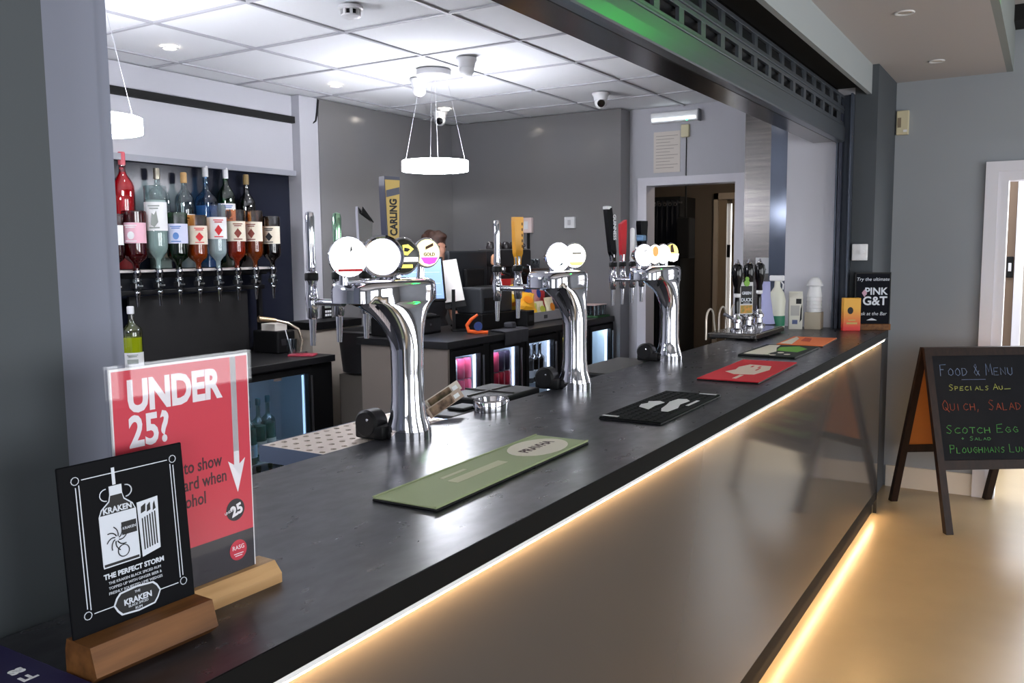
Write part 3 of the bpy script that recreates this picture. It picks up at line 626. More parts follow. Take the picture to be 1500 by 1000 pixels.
    flat(cart, F, wi, 'cartouche', bd, .0003); flat([(x*.93, .0655+(y-.0655)*.86) for x, y in cart], G, M_ink_black, 'cartouche_field', bd, .0002)
    text('KRAKEN', .0095, G @ Matrix.Translation((0, .0625, .0003)), wi, bd, align='CENTER', off=.0003); text('BLACK SPICED', .004, G @ Matrix.Translation((0, .0585, .0003)), wi, bd, align='CENTER'); text('RUM', .0045, G @ Matrix.Translation((0, .0535, .0003)), wi, bd, align='CENTER'); text('THE', .004, G @ Matrix.Translation((0, .073, .0003)), wi, bd, align='CENTER')
    # far board: PINK G&T
    t = thing('menu_board', 'black PINK G&T board on wooden block at far bar end', 'sign', (-.085, 5.415, 1.1))
    a = math.radians(25)
    X = Vector((math.cos(a), math.sin(a), 0)); N = Vector((math.sin(a), -math.cos(a), 0))
    F = frame((0, 0, 0), X, (0, 0, 1))
    B().box(-.10, .10, 0, .035, -.02, .03, .002, M=None).build('oak_block', M_oak, t, M=F)
    bd = B().box(-.098, .098, .03, .33, -.004, .004).build('board', mat('board_slate', (16, 18, 26), .8, spec=.15), t, M=F)
    b = B()
    for q in ((-.10, -.094, .03, .334), (.094, .10, .03, .334)): b.box(q[0], q[1], q[2], q[3], -.006, .007)
    b.box(-.10, .10, .326, .334, -.006, .007); b.build('board_frame', M_black, bd, M=F)
    G = F @ Matrix.Translation((0, 0, .0045))
    text('PINK', .058, G @ Matrix.Translation((.083, .205, 0)), wi, bd, align='RIGHT', off=.0012); text('G&T', .070, G @ Matrix.Translation((.083, .145, 0)), wi, bd, align='RIGHT', off=.0016)
    text('Try the ultimate', .028, G @ Matrix.Translation((.0, .285, 0)), wi, bd, align='CENTER', shear=.2); text('Ask at the Bar', .028, G @ Matrix.Translation((.0, .085, 0)), wi, bd, align='CENTER', shear=.2)
    flat([(-.06, .215), (-.045, .235), (-.03, .215), (-.045, .19)], G, mat('pink_chalk', (190, 150, 170), .7), 'flower_mark', bd); flat([(-.03, .055), (.03, .055), (.02, .06), (0, .068), (-.02, .06)], G, wi, 'base_mark', bd)
    # orange drinks tin
    t = thing('drinks_carton', 'orange and red carton with dark emblem beside PINK G&T board', 'carton', (-.178, 5.295, 1.1), .45)
    B().box(-.048, .048, -.025, .025, 0, .19, .003).build('carton', grad('orange_carton', (210, 50, 44), (226, 166, 60), .02, .13), t)
    F = frame((0, -.0252, 0), (1, 0, 0), (0, 0, 1)); flat(ellipse(-.01, .118, .016, .02), F, M_ink_black, 'emblem', t); flat(rectp(-.03, .04, .03, .05), F, mat('gold_print', (190, 160, 82), .45), 'print_line', t); flat(rectp(-.02, .06, .02, .066), F, MATS['gold_print'], 'print_line', t)
signs()

# ------------------------------------------------------------------ A-board on the floor
def a_board():
    t = thing('chalk_board', 'dark wooden A-frame chalkboard with coloured chalk menu on the floor', 'A-board', (.18, 5.5, 0), math.atan2(.55, .83))
    # local x runs along the board, local -y faces the reader
    H, S, Wd = 1.0, .325, .64
    def leg(x, sy, m=M_darkwood):
        w = .04
        return B().loft([[Vector((x-.0, sy*S-.02, 0)), Vector((x+w, sy*S-.02, 0)), Vector((x+w, sy*S+.02, 0)), Vector((x, sy*S+.02, 0))],
                         [Vector((x, sy*.012-.012, H)), Vector((x+w, sy*.012-.012, H)), Vector((x+w, sy*.012+.012, H)), Vector((x, sy*.012+.012, H))]]).build('leg', m, t)
    for sy in (-1, 1):
        leg(0, sy); leg(Wd-.04, sy)
        def pt(x, z, off=0): y = sy*(S + (.012-S)*z/H); return Vector((x, y+off, z))
        for z, hh, nm in ((.335, .05, 'bottom_rail'), (.955, .045, 'top_rail')):
            B().loft([[pt(.04, z, -.012), pt(.04, z, .012), pt(.04, z+hh, .012), pt(.04, z+hh, -.012)], [pt(Wd-.04, z, -.012), pt(Wd-.04, z, .012), pt(Wd-.04, z+hh, .012), pt(Wd-.04, z+hh, -.012)]]).build(nm, M_darkwood, t)
        pl = B().loft([[pt(.04, .38, -.004), pt(.04, .38, .004), pt(.04, .96, .004), pt(.04, .96, -.004)], [pt(Wd-.04, .38, -.004), pt(Wd-.04, .38, .004), pt(Wd-.04, .96, .004), pt(Wd-.04, .96, -.004)]]).build('chalk_panel', M_chalk if sy < 0 else M_orangeboard, t)
        if sy < 0: face = pl
    # orange hardboard back of the front panel, seen through the side
    o = Vector((.04, -S*.62-.004-.0015, .38)); up = Vector((0, S-.012, H))
    F = frame(Vector((.04, -(S+(.012-S)*.38)-.0045, .38)), (1, 0, 0), up)
    L = .58*1.05
    for txt, x, y, h, w, c in (('Food & Menu', .04, .485, .065, .036, (128, 150, 190)), ('Specials Au-', .08, .40, .034, .026, (190, 200, 110)), ('Quich, Salad', .03, .285, .058, .034, (176, 84, 60)),
                               ('Scotch Egg', .035, .155, .048, .038, (96, 180, 96)), ('+ Salad', .12, .115, .022, .022, (90, 160, 100)), ('Ploughmans Lunc', .045, .045, .046, .028, (96, 180, 96))):
        c = tuple(int(v*.8) for v in c)
        for wd in txt.split(' '):
            chalk(wd, F, x, y, h, w, mat('chalk_%d_%d_%d' % c, c, .9), face)
            x += sum((w*((1.0 if ch.isupper() or not ch.isalpha() else .66)*.5+.5) + w*.3) for ch in wd) + w*.7
    flat(rectp(.16, .46, .30, .463), F, mat('chalk_grey', (90, 100, 130), .9), 'chalk_line', face, .001)
    B().cyl((.02, -.012, .97), (.02, .012, .97), .006).build('hinge', M_steel, t)
a_board()

# ------------------------------------------------------------------ ceiling lights and fittings
def pendant(loc, label):
    t = thing('pendant_light', label, 'pendant light', loc, group=None)          # loc at ceiling
    B().lathe([(.0, 0), (.098, 0), (.10, -.006), (.10, -.03), (.095, -.036), (0, -.037)], (0, 0, 0), 24).build('canopy', M_white, t, smooth=True)
    for a in (.5, 2.1, 3.6, 5.2): B().cyl((.075*math.cos(a), .075*math.sin(a), -.036), (.175*math.cos(a), .175*math.sin(a), -.515), .0011, seg=6).build('wire', mat('steel_wire', (200, 200, 206), .4), t)
    R = .178; sec = [(-.014, -.028), (.014, -.028), (.014, .028), (-.014, .028)]
    b = B(); b.loft([[Vector(((R+p[0])*math.cos(2*PI*k/40), (R+p[0])*math.sin(2*PI*k/40), -.54+p[1])) for p in sec] for k in range(41)], cap=False)
    b.build('ring', M_ring, t)
def downlight(x, y, label, lit=True, z=2.609, power=9):
    t = thing('downlight', label, 'downlight', (x, y, z))
    B().lathe([(.030, 0), (.042, 0), (.044, -.003), (.040, -.006), (.030, -.004), (.030, 0)], (0, 0, 0), 20, cap=False).build('bezel', M_white, t, smooth=True)
    B().lathe([(0, -.001), (.030, -.001), (.030, -.0025), (0, -.003)], (0, 0, 0), 16).build('lens', M_spot if lit else mat('unlit_lens', (196, 186, 176), .3), t)
    if lit:
        l = bpy.data.lights.new('downlight_beam', 'SPOT'); l.energy = power; l.spot_size = math.radians(115); l.spot_blend = .8; l.shadow_soft_size = .03; l.color = (1, .95, .88)
        o = bpy.data.objects.new('downlight_beam', l); COL.objects.link(o); o.parent = t; o.location = (0, 0, -.012)
def ceiling_things():
    pendant((-2.278, 4.145, 2.609), 'glowing ring pendant hanging on wires over the till')
    pendant((-2.375, 2.055, 2.609), 'glowing ring pendant half hidden behind the left pillar')
    pendant((-2.25, 0.05, 2.609), 'added unseen ring pendant brightening the near end of the bar')  # extra ring out of view, added to raise the light behind the bar
    downlight(-3.05, 2.963, 'lit ceiling spotlight nearest the red bottle')
    downlight(-3.05, 4.168, 'lit ceiling spotlight above the end of the bottle shelf')
    downlight(-3.03, 5.30, 'lit ceiling spotlight in the far corner beside the camera')
    downlight(-1.2, 3.0, 'lit ceiling spotlight above the middle beer font'); downlight(-1.2, 4.6, 'lit ceiling spotlight above the far beer font')
    downlight(.179, 4.356, 'unlit recessed downlight in lounge ceiling, nearer one', False, 2.62)
    downlight(.191, 5.56, 'unlit recessed downlight in lounge ceiling, nearer the far wall', False, 2.62)
    def dome(name, loc, label, cat, cyl_=True, aim=(.5, -.8, -.3)):
        t = thing(name, label, cat, loc)
        B().lathe([(0, 0), (.056, 0), (.058, -.006), (.054, -.018), (.048, -.024), (.044, -.05), (0, -.05)], (0, 0, 0), 20).build('housing', M_white, t, smooth=True)
        d = Vector(aim).normalized(); c = Vector((0, 0, -.062))
        B().ball(c, .042).build('eyeball', M_white, t, smooth=True)
        B().lathe([(.024, .030), (.026, .036), (.022, .044), (0, .045)], c, 16, d.to_track_quat('Z', 'Y').to_matrix()).build('lens', M_blackgloss, t, smooth=True)
    dome('security_camera', (-1.942, 3.987, 2.609), 'white dome camera on ceiling right of the ring pendant', 'camera', aim=(-.7, .6, -.1))
    dome('security_camera', (-1.79, 5.332, 2.609), 'white eyeball camera on ceiling above the grey panel end', 'camera')
    dome('security_camera', (-3.12, 5.36, 2.609), 'white eyeball camera in far corner above the pendant ring', 'camera', aim=(.45, -.85, -.25))
    dome('security_camera', (-2.50, 4.30, 2.609), 'white dome camera hanging left of the pendant canopy', 'camera', aim=(-.6, .6, -.5))
    t = thing('smoke_detector', 'round white smoke detector on ceiling tile at the top', 'smoke detector', (-1.79, 2.90, 2.609))
    B().lathe([(0, 0), (.052, 0), (.054, -.010), (.046, -.014), (.046, -.016), (0, -.016)], (0, 0, 0), 24).build('base', M_white, t, smooth=True)
    B().lathe([(.034, -.016), (.034, -.036), (0, -.036)], (0, 0, 0), 16).build('chamber', M_black, t)
    for k in range(8):
        a = k*PI/4; B().box(.034, .042, -.006, .006, -.037, -.015, M=Matrix.Rotation(a, 4, 'Z')).build('vane', M_white, t)
    B().lathe([(.042, -.036), (.042, -.042), (.030, -.048), (0, -.05)], (0, 0, 0), 20).build('cap', M_white, t, smooth=True)
    t = thing('emergency_light', 'white bulkhead emergency light with lit tube above the doorway', 'light', (-1.575, YF-.005, 2.53))
    B().box(-.18, .18, -.05, 0, -.035, .04, .008).build('body', M_white, t); B().cyl((-.165, -.055, -.012), (.165, -.055, -.012), .008).build('tube', glow('tube_glow', (226, 236, 240), 3), t); B().box(.18, .19, -.055, 0, -.04, .045, .003).build('end_cap', mat('grey_plastic', (120, 122, 128), .5), t)
    B().ball((.10, -.052, -.028), .006).build('green_indicator', glow('green_led', (60, 230, 150), 5), t)
    t = thing('alarm_box', 'small cream alarm box hanging under the emergency light', 'alarm box', (-1.50, YF-.001, 2.43)); B().box(-.03, .03, -.03, 0, -.045, .045, .004).build('body', mat('cream_plastic', (206, 196, 164), .5), t); B().box(.002, .008, -.006, 0, -.34, -.045).build('cable', M_black, t)
    t = thing('wall_notice', 'white printed notice on the wall above the doorway', 'notice', (-1.645, YF-.002, 2.29)); B().box(-.103, .103, -.002, 0, -.148, .148).build('paper', mat('paper_cream', (222, 214, 206), .8), t)
    for k in range(11): B().box(-.085, .085-.03*(k % 3), -.0026, -.002, .115-k*.023, .118-k*.023).build('text_line', mat('faint_ink', (150, 140, 132), .8), t)
    t = thing('exit_sign', 'green lit exit sign box under the raised lounge ceiling', 'sign', (.83, 4.5, 2.95)); B().box(-.25, .25, -.028, .03, -.26, -.08, .004).build('box', M_white, t); B().box(-.24, .24, -.031, -.028, -.25, -.09).build('lit_face', glow('exit_green', (20, 225, 60), 22), t); B().box(-.21, .21, -.035, .035, -.08, -.07).cyl((-.15, 0, -.07), (-.15, 0, 0), .006).cyl((.15, 0, -.07), (.15, 0, 0), .006).build('mount', M_white, t)
    # wall devices
    t = thing('alarm_sounder', 'cream fire alarm box on grey wall beside the charcoal pier', 'alarm box', (-.05, YF-.001, 2.365)); B().box(-.036, .036, -.035, 0, -.075, .075, .004).build('body', mat('cream_plastic', (206, 196, 164), .5), t); B().box(-.028, -.008, -.038, -.035, -.03, .03).build('grille', mat('brown_grille', (130, 116, 96), .6), t); B().box(.006, .028, -.038, -.035, -.06, -.045).build('indicator', M_white, t)
    t = thing('key_switch', 'white key switch box on charcoal pier above the far board', 'switch', (-.165, 5.459, 1.55)); B().box(-.042, .042, -.035, 0, -.048, .048, .004).build('box', M_white, t); B().cyl((.02, -.035, 0), (.02, -.05, 0), .012).box(.005, .035, -.052, -.05, -.006, .006).build('key_barrel', M_white, t)
    t = thing('wall_socket', 'pinkish white socket box on far grey panel behind yellow tap handle', 'socket', (-2.735, 5.984, 1.778)); B().box(-.05, .05, -.035, 0, -.06, .06, .004).build('box', mat('pinkish_white', (226, 206, 202), .5), t); B().box(-.02, .02, -.037, -.035, -.03, .03).build('rocker', M_white, t)
    B().box(-.004, .016, -.012, 0, -.50, -.06).build('cable', M_black, t)
    t = thing('wall_switch', 'white light switch on far grey panel between the far beer fonts', 'switch', (-2.354, 5.984, 1.79)); B().box(-.043, .043, -.03, 0, -.043, .043, .004).build('plate', M_white, t); B().box(-.012, .012, -.034, -.03, -.02, .02, .002).build('rocker', mat('switch_grey', (190, 190, 194), .4), t)
    t = thing('wall_label', 'small white printed label on the steel sheet behind the pump handles', 'label', (-.925, YF-.0205, 1.46)); B().box(-.045, .045, -.003, 0, -.055, .055).build('card', M_white, t); B().box(-.03, .03, -.0036, -.003, -.03, -.024).build('text_line', MATS['faint_ink'], t)
    t = thing('cable', 'black cable looping down beside the grey wall panel corner', 'cable', (-3.49, 4.42, 2.44)); B().tube([(0, -.10, -.005), (.01, -.04, -.01), (.02, .0, .02), (.025, .012, .08), (.03, .02, .16)], .007).build('cable_run', M_black, t, smooth=True)
ceiling_things()

# ------------------------------------------------------------------ kitchen passage beyond the doorway
def passage():
    tp = mat('passage_taupe', (112, 100, 88), .8)
    struct(B().box(-2.9, -2.8, YF+.14, 8.4, 0, 2.6).build('wall_passage_left', tp)); struct(B().box(-.75, -.65, YF+.14, 8.4, 0, 2.6).build('wall_passage_right', tp))
    struct(B().box(-2.9, -.65, YF+.14, 8.4, 2.42, 2.55).build('ceiling_passage', mat('passage_ceiling', (120, 104, 84), .8)))
    b = B(); b.box(-2.9, -1.895, 8.4, 8.5, 0, 2.6); b.box(-1.845, -.65, 8.4, 8.5, 0, 2.6); b.box(-1.895, -1.845, 8.4, 8.5, 0, .7); b.box(-1.895, -1.845, 8.4, 8.5, 2.02, 2.6)
    struct(b.build('wall_passage_far', tp))
    d = struct(B().box(-2.02, -1.975, 8.34, 8.4, 0, 2.12).box(-1.62, -1.56, 8.34, 8.4, 0, 2.12).box(-2.02, -1.56, 8.34, 8.4, 2.06, 2.12).build('door_1', mat('beige_door_frame', (196, 182, 164), .5)))
    B().box(-1.975, -1.895, 8.36, 8.4, 0, 2.06).box(-1.845, -1.80, 8.36, 8.4, 0, 2.06).build('door_leaf', mat('brown_door', (150, 132, 110), .5), d)
    B().box(-1.80, -1.62, 8.37, 8.4, 0, 2.06).build('side_panel', mat('lilac_panel', (176, 172, 180), .5), d)
    B().box(-1.885, -1.855, 8.345, 8.36, 1.50, 1.62).build('door_sign', M_black, d); B().box(-1.72, -1.70, 8.35, 8.37, .9, 2.06).build('edge_gap', M_black, d)
    t = thing('dark_curtain', 'dark pleated curtain on rings through the doorway', 'curtain', (-2.25, 7.55, .4))
    secs = []
    n = 40
    line = [(-.17+.34*k/n, .02*math.sin(k*1.1)) for k in range(n+1)]
    B().loft([[Vector((x, y, z)) for x, y in line] + [Vector((x, y+.006, z)) for x, y in reversed(line)] for z in (0, .8, 1.62)]).build('cloth', mat('navy_black_cloth', (22, 24, 32), .85), t, smooth=True)
    B().cyl((-.2, 0, 1.60), (.2, 0, 1.60), .008).build('rail', M_steel, t)
    for k in range(7): B().lathe([(.010, 0), (.016, 0), (.016, .004), (.010, .004)], (-.15+k*.05, -.03, 1.585), 12, Matrix.Rotation(PI/2, 3, 'X'), cap=False).build('ring', M_steel, t)
    t = thing('speaker', 'black wall speaker hanging through the doorway beside the curtain', 'speaker', (-1.97, 7.5, 1.5)); B().box(-.085, .03, -.06, .10, 0, .36, .01).build('cabinet', M_blackmatt, t); B().box(-.08, .025, -.064, -.06, .01, .35).build('grille', M_blackmatt, t)
    B().cyl((-.03, .02, .36), (-.03, .02, .92), .008).build('bracket', M_black, t)
    t = thing('dark_cabinet', 'tall black cabinet edge standing through the doorway', 'cabinet', (-2.22, 7.62, 0)); B().box(-.25, .13, 0, .4, 0, 2.06, .004).build('body', M_blackmatt, t); B().box(-.24, .12, -.004, 0, .05, 1.2).build('door', M_black, t); B().box(.09, .10, -.03, -.004, .6, .9).build('handle', M_steel, t)
    t = thing('passage_fill_lamp', 'added unseen fill lamp on the passage ceiling', 'lamp', (-1.3, 7.2, 2.42)); B().lathe([(0, 0), (.12, 0), (.12, -.03), (.09, -.06), (0, -.07)], (0, 0, 0), 20).build('shade', glow('passage_fill_glow', (255, 236, 214), 34), t, smooth=True)  # lamp hidden from the camera, added to lighten the passage
passage()

# ------------------------------------------------------------------ bottles and coolers
def liquid(rgb, name=None): return mat('liquid_%d_%d_%d' % rgb, rgb, .15, trans=.25, ior=1.33, spec=.4)
def bottle(loc, H, r, glass, liq, fill, label, lab=None, cap=None, square=False, inv=False, neck=.3, name='bottle', cat='bottle', group=None, label_z=(.18, .5)):
    """a bottle: glass shell, liquid, label, cap; inverted ones hang neck down, loc is the lowest point"""
    t = thing(name, label, cat, loc, random.uniform(-.3, .3), group)
    hb = H*(1-neck); rn = max(.0115, r*.27)
    prof = [(0, .0), (r*.92, 0), (r, .006), (r, hb*.90), (r*.97, hb*.95), (r*.86, hb*1.0), (r*.6, hb*1.05), (rn*1.25, hb*1.10), (rn, hb*1.16), (rn, H*.95), (rn*1.15, H*.955), (rn*1.15, H*.985), (rn*.9, H)]
    Mx = Matrix.Translation((0, 0, H)) @ Matrix.Rotation(PI, 4, 'X') if inv else Matrix.Identity(4)
    def lat(pr): 
        b = B()
        if square:
            b.loft([superring(0, 0, z, max(q, 1e-5), max(q, 1e-5), 2+4*min(1, max(0, (q-rn)/(r-rn+1e-6))), 24) for q, z in pr])
        else: b.lathe(pr, (0, 0, 0), 20)
        return b
    lat(prof).build('glass', glass, t, smooth=True, M=Mx)
    k = .90
    if inv:
        lo = hb*(1-fill); pl = [(0, lo), (r*k, lo), (r*k, hb*.90), (r*.87, hb*.95), (r*.77, hb*1.0), (r*.5, hb*1.05), (rn*.9, hb*1.12), (rn*.8, H*.95), (0, H*.95)]
        if fill > .99: pl[0] = (0, .008); pl[1] = (r*k, .008)
    else:
        hi = min(hb*.88, hb*fill); pl = [(0, .006), (r*k, .006), (r*k, hi), (0, hi)]
        if fill > .95: pl = [(0, .006), (r*k, .006), (r*k, hb*.90), (r*.87, hb*.95), (r*.77, hb*1.0), (r*.5, hb*1.05), (rn*.9, hb*1.12), (0, hb*1.12)]
    if liq: lat(pl).build('liquid', liq, t, smooth=True, M=Mx)
    if lab:
        z0, z1 = label_z; rr = r*1.006
        b = B()
        if square: b.loft([superring(0, 0, hb*z, rr, rr, 6, 24) for z in (z0, z1)], cap=False)
        else:
            n = 15; arc = [(-1.45+2.9*i/(n-1)) for i in range(n)]
            b.loft([[Vector((rr*math.cos(a-.75), rr*math.sin(a-.75), hb*z)) for a in arc] for z in (z0, z1)], cap=False, closed=False)
        lo_ = b.build('label', lab[0], t, smooth=True, M=Mx if not inv else Matrix.Translation((0, 0, H)) @ Matrix.Diagonal((1, 1, -1, 1)))
        if len(lab) > 1:
            zc = hb*(z0+z1)/2; zz = H-zc if inv else zc
            a = -.75; nn = Vector((math.cos(a), math.sin(a), 0)); F = frame(nn*(rr+.0015)+Vector((0, 0, zz)), Vector((-nn.y, nn.x, 0)), (0, 0, 1))
            hh = hb*(z1-z0); st = int(loc[1]*1000) % 4
            if st == 0: flat(ellipse(0, -hh*.12, r*.28, r*.34, 12), F, lab[1], 'label_print', t, .001)
            elif st == 1: flat(rectp(-r*.5, -hh*.22, r*.5, hh*.08), F, lab[1], 'label_print', t, .001)
            elif st == 2: flat([(-r*.3, -hh*.3), (0, -hh*.38), (r*.35, -hh*.2), (r*.2, hh*.2), (0, hh*.05), (-r*.2, hh*.12)], F, lab[1], 'label_print', t, .001)
            else: flat([(-r*.4, -hh*.1), (0, hh*.15), (r*.4, -hh*.1), (0, -hh*.35)], F, lab[1], 'label_print', t, .001)
            for q, wd in ((.34, .5), (.25, .38), (-.42, .45)): flat(rectp(-r*wd, hh*q, r*wd, hh*(q+.045)), F, lab[1], 'label_line', t, .001)
    if cap: B().lathe([(rn*1.2, H*.90), (rn*1.25, H*.91), (rn*1.25, H*1.0), (rn*1.0, H*1.01), (0, H*1.01)], (0, 0, 0), 14).build('cap', cap, t, smooth=True, M=Mx)
    return t
def gl(rgb): return thin_glass('glass_%d_%d_%d' % rgb, rgb, .14)
def back_shelf():
    cream = mat('label_cream', (226, 216, 196), .7); white = mat('label_white', (232, 232, 232), .7); blk = M_ink_black; redl = mat('label_red', (196, 40, 44), .6); bluel = mat('label_blue', (90, 130, 190), .6)
    m = struct(B().box(-3.6, -3.585, 2.0, 4.27, .955, 2.09).build('window_4', M_mirror)); m.name = 'wall_mirror'
    # upper shelf and the black back panel
    tag(B().box(-3.58, -3.40, 2.55, 3.93, 1.478, 1.492, .001, 1).build('glass_shelf', mat('pale_shelf', (206, 200, 196), .3)), 'pale shelf edge carrying the back row of bottles', 'shelf')
    t = thing('optic_rack', 'black rack holding the row of upturned bottles', 'rack', (-3.5, 2.6, .955))
    B().box(-.02, 0, .37, 1.20, 0, .39, .002).build('back_panel', mat('black_rack_panel', (26, 25, 26), .5), t); B().box(0, .05, -.02, 1.30, .40, .425, .003).build('lower_bar', M_black, t); B().box(0, .03, -.02, 1.34, .49, .515, .003).build('upper_bar', M_black, t)
    for y in (.0, 1.28): B().box(-.012, .012, y, y+.03, 0, .522).build('post', M_black, t)
    # back row, upright
    clear = gl((226, 236, 236))
    bottle((-3.53, 2.99, 1.492), .63, .058, gl((236, 150, 160)), liquid((206, 30, 60)), .98, 'tall upright red gin bottle with pink stopper, top left', (redl, mat('pale_pink_print', (216, 190, 178), .8)), mat('pink_stopper', (206, 92, 104), .4), neck=.25)
    bottle((-3.53, 3.205, 1.492), .56, .054, clear, liquid((206, 222, 214)), .72, 'tall upright square clear bottle with faded white label', (mat('label_pale', (206, 216, 210), .7), mat('label_grey', (150, 156, 150), .7)), mat('steel_cap', (170, 166, 150), .3, metal=.8), square=True, neck=.24, label_z=(.15, .75))
    bottle((-3.53, 3.385, 1.492), .55, .054, clear, liquid((190, 200, 206)), .45, 'upright clear round-shouldered bottle with cork and white label', (white, blk), mat('cork', (206, 166, 112), .7), neck=.24, label_z=(.35, .75))
    bottle((-3.53, 3.54, 1.492), .60, .053, gl((150, 200, 230)), liquid((72, 146, 196)), .9, 'upright light blue gin bottle with tall pourer', (bluel, white), M_white, square=True, neck=.30, label_z=(.2, .6))
    bottle((-3.53, 3.69, 1.492), .60, .052, gl((90, 160, 100)), liquid((20, 84, 44)), .95, 'upright dark green bottle with white cap and blue label', (white, bluel), M_white, neck=.24, label_z=(.62, .85))
    bottle((-3.53, 3.85, 1.492), .57, .054, gl((80, 56, 46)), liquid((30, 16, 14)), .95, 'upright near-black bottle at right end of back row', (mat('label_gold', (150, 124, 66), .5), blk), mat('gold_cap', (140, 116, 70), .4), neck=.27)
    # optics row, upturned
    R = [(2.805, .31, .046, gl((180, 60, 80)), liquid((92, 10, 28)), .95, 'upturned dark red bottle at far left of the optics', white, redl),
         (2.932, .33, .052, gl((190, 60, 80)), liquid((110, 12, 34)), .95, 'upturned dark red bottle with pink band on the optics, second from left', mat('label_pink', (226, 176, 190), .6), white),
         (3.07, .47, .049, clear, liquid((200, 214, 208)), .78, 'upturned clear bottle on the optics between dark red and green bottles', white, mat('label_grey', (150, 156, 150), .7)),
         (3.20, .33, .048, gl((60, 140, 80)), liquid((14, 84, 40)), .9, 'upturned green bottle with pale blue label on the optics', mat('label_lilac', (206, 210, 232), .7), mat('label_blue', (90, 130, 190), .6)),
         (3.335, .32, .046, gl((240, 200, 140)), liquid((150, 84, 20)), .7, 'upturned amber bottle with red and cream label on the optics', cream, redl),
         (3.475, .385, .046, clear, liquid((220, 226, 230)), .6, 'upturned clear bottle with red dot label on the optics', white, redl),
         (3.615, .36, .046, gl((240, 190, 150)), liquid((150, 62, 24)), .45, 'upturned copper bottle with green topped label on the optics', cream, mat('label_brown', (120, 52, 40), .6)),
         (3.755, .36, .045, gl((240, 200, 150)), liquid((132, 78, 28)), .6, 'upturned amber bottle with picture label on the optics', cream, mat('label_brown', (120, 52, 40), .6)),
         (3.895, .33, .046, gl((120, 84, 70)), liquid((44, 22, 18)), .95, 'upturned dark bottle with cream label at right end of the optics', cream, blk)]
    for y, H, r, g, l, fl, lab, la, lb in R:
        bottle((-3.37, y, 1.475), H, r*1.2, g, l, fl, lab, (la, lb), None, inv=True, neck=.24, label_z=(.25, .68))
        q = lab.split(' bottle')[0].replace('upturned ', '')
        t = thing('optic_measure', 'chrome optic measure under the %s bottle%s' % (q, {2.805: ' at far left', 2.932: ' with pink band', 3.475: ' with red dot label', 3.755: ' with picture label', 3.335: ' with red label', 3.895: ' at right end'}.get(y, '')), 'optic', (-3.37, y, 1.295))
        B().lathe([(.013, .20), (.022, .195), (.024, .17), (.018, .16), (.018, .15)], (0, 0, 0), 14).build('cup', M_chrome, t, smooth=True)
        B().lathe([(.018, .15), (.024, .145), (.024, .095), (.016, .08)], (0, 0, 0), 14).build('chamber', thin_glass('clear_chamber', (220, 226, 230), .25), t, smooth=True)
        B().lathe([(.016, .082), (.018, .075), (.012, .06), (.009, .02), (.007, 0)], (0, 0, 0), 12).build('spout', M_chrome, t, smooth=True)
        B().box(-.098, -.02, -.012, .012, .165, .19).build('clamp', M_chrome, t); B().box(-.008, .035, -.034, -.026, .10, .125, .003).box(-.008, .008, -.03, .03, .108, .116).build('lever', M_steel, t)
    bottle((-3.20, 2.765, .955), .355, .052, gl((230, 236, 200)), liquid((206, 214, 40)), .8, 'yellow-green bottle with white label standing beside left pillar', (white, mat('label_grey', (150, 156, 150), .7)), M_white, neck=.3)
back_shelf()

def cooler(loc, L, doors, H, name_lab, depth=.5, glow_c=(214, 232, 255), es=4.0, mframe=None, shelf_z=(.30,)):
    """under-counter bottle cooler: front face at x=0 (facing +x), runs along +y from loc"""
    mframe = mframe or M_black
    t = thing('bottle_cooler', name_lab, 'cooler', loc)
    b = B(); w = .02; b.box(-depth, -depth+w, 0, L, 0, H); b.box(-depth, -.03, 0, w, 0, H); b.box(-depth, -.03, L-w, L, 0, H); b.box(-depth, -.03, 0, L, 0, .08); b.box(-depth, -.03, 0, L, H-.03, H)
    b.build('body', mframe, t)
    b = B(); q = .004; b.box(-depth+w, -depth+w+q, w, L-w, .08, H-.03); b.box(-depth+w, -.034, w, w+q, .08, H-.03); b.box(-depth+w, -.034, L-w-q, L-w, .08, H-.03); b.box(-depth+w, -.034, w, L-w, .08, .08+q); b.box(-depth+w, -.034, w, L-w, H-.034, H-.03)
    for d0, d1 in zip(doors[:-1], doors[1:]): ym = (d0[1]+d1[0])/2; b.box(-depth+w, -.034, ym-.006, ym+.006, .08, H-.03)
    b.build('liner', mat('cooler_liner', (214, 222, 230), .4), t)
    for z in shelf_z: B().box(-depth+.03, -.06, w, L-w, z-.008, z).build('shelf', mat('shelf_wire', (190, 200, 206), .35, metal=.4), t)
    ed = [0] + [v for d_ in doors for v in (d_[0]-.038, d_[1]+.038)] + [L]
    for g0, g1 in zip(ed[0::2], ed[1::2]):
        if g1-g0 > .003: B().box(-.03, -.004, g0, g1, 0, H).build('front_post', mframe, t)
    B().box(-.03, -.004, 0, L, 0, .058).build('kick_strip', mframe, t)
    for y0, y1 in doors:
        B().box(-.052, -.038, y0-.01, y1+.01, H-.042, H-.036).build('light_tube', glow('cooler_tube_%.1f' % es, glow_c, es*11), t)
        B().box(-.046, -.036, y1-.010, y1-.001, .12, H-.06).build('side_tube', glow('cooler_side_%.1f' % es, glow_c, es*1.2), t)
        d = B(); fw = .038
        for a in ((y0-fw, y0, .06, H-.01), (y1, y1+fw, .06, H-.01)): d.box(-.03, 0, a[0], a[1], a[2], a[3])
        d.box(-.03, 0, y0, y1, H-.045, H-.01); d.box(-.03, 0, y0, y1, .06, .11)
        d = d.build('door', mframe, t)
        B().box(-.018, -.012, y0, y1, .11, H-.045).build('glass', M_glass, d)
        B().box(0, .012, y1+fw*.4, y1+fw*.7, .25, H-.06, .002).build('handle', M_steel, d)
    return t
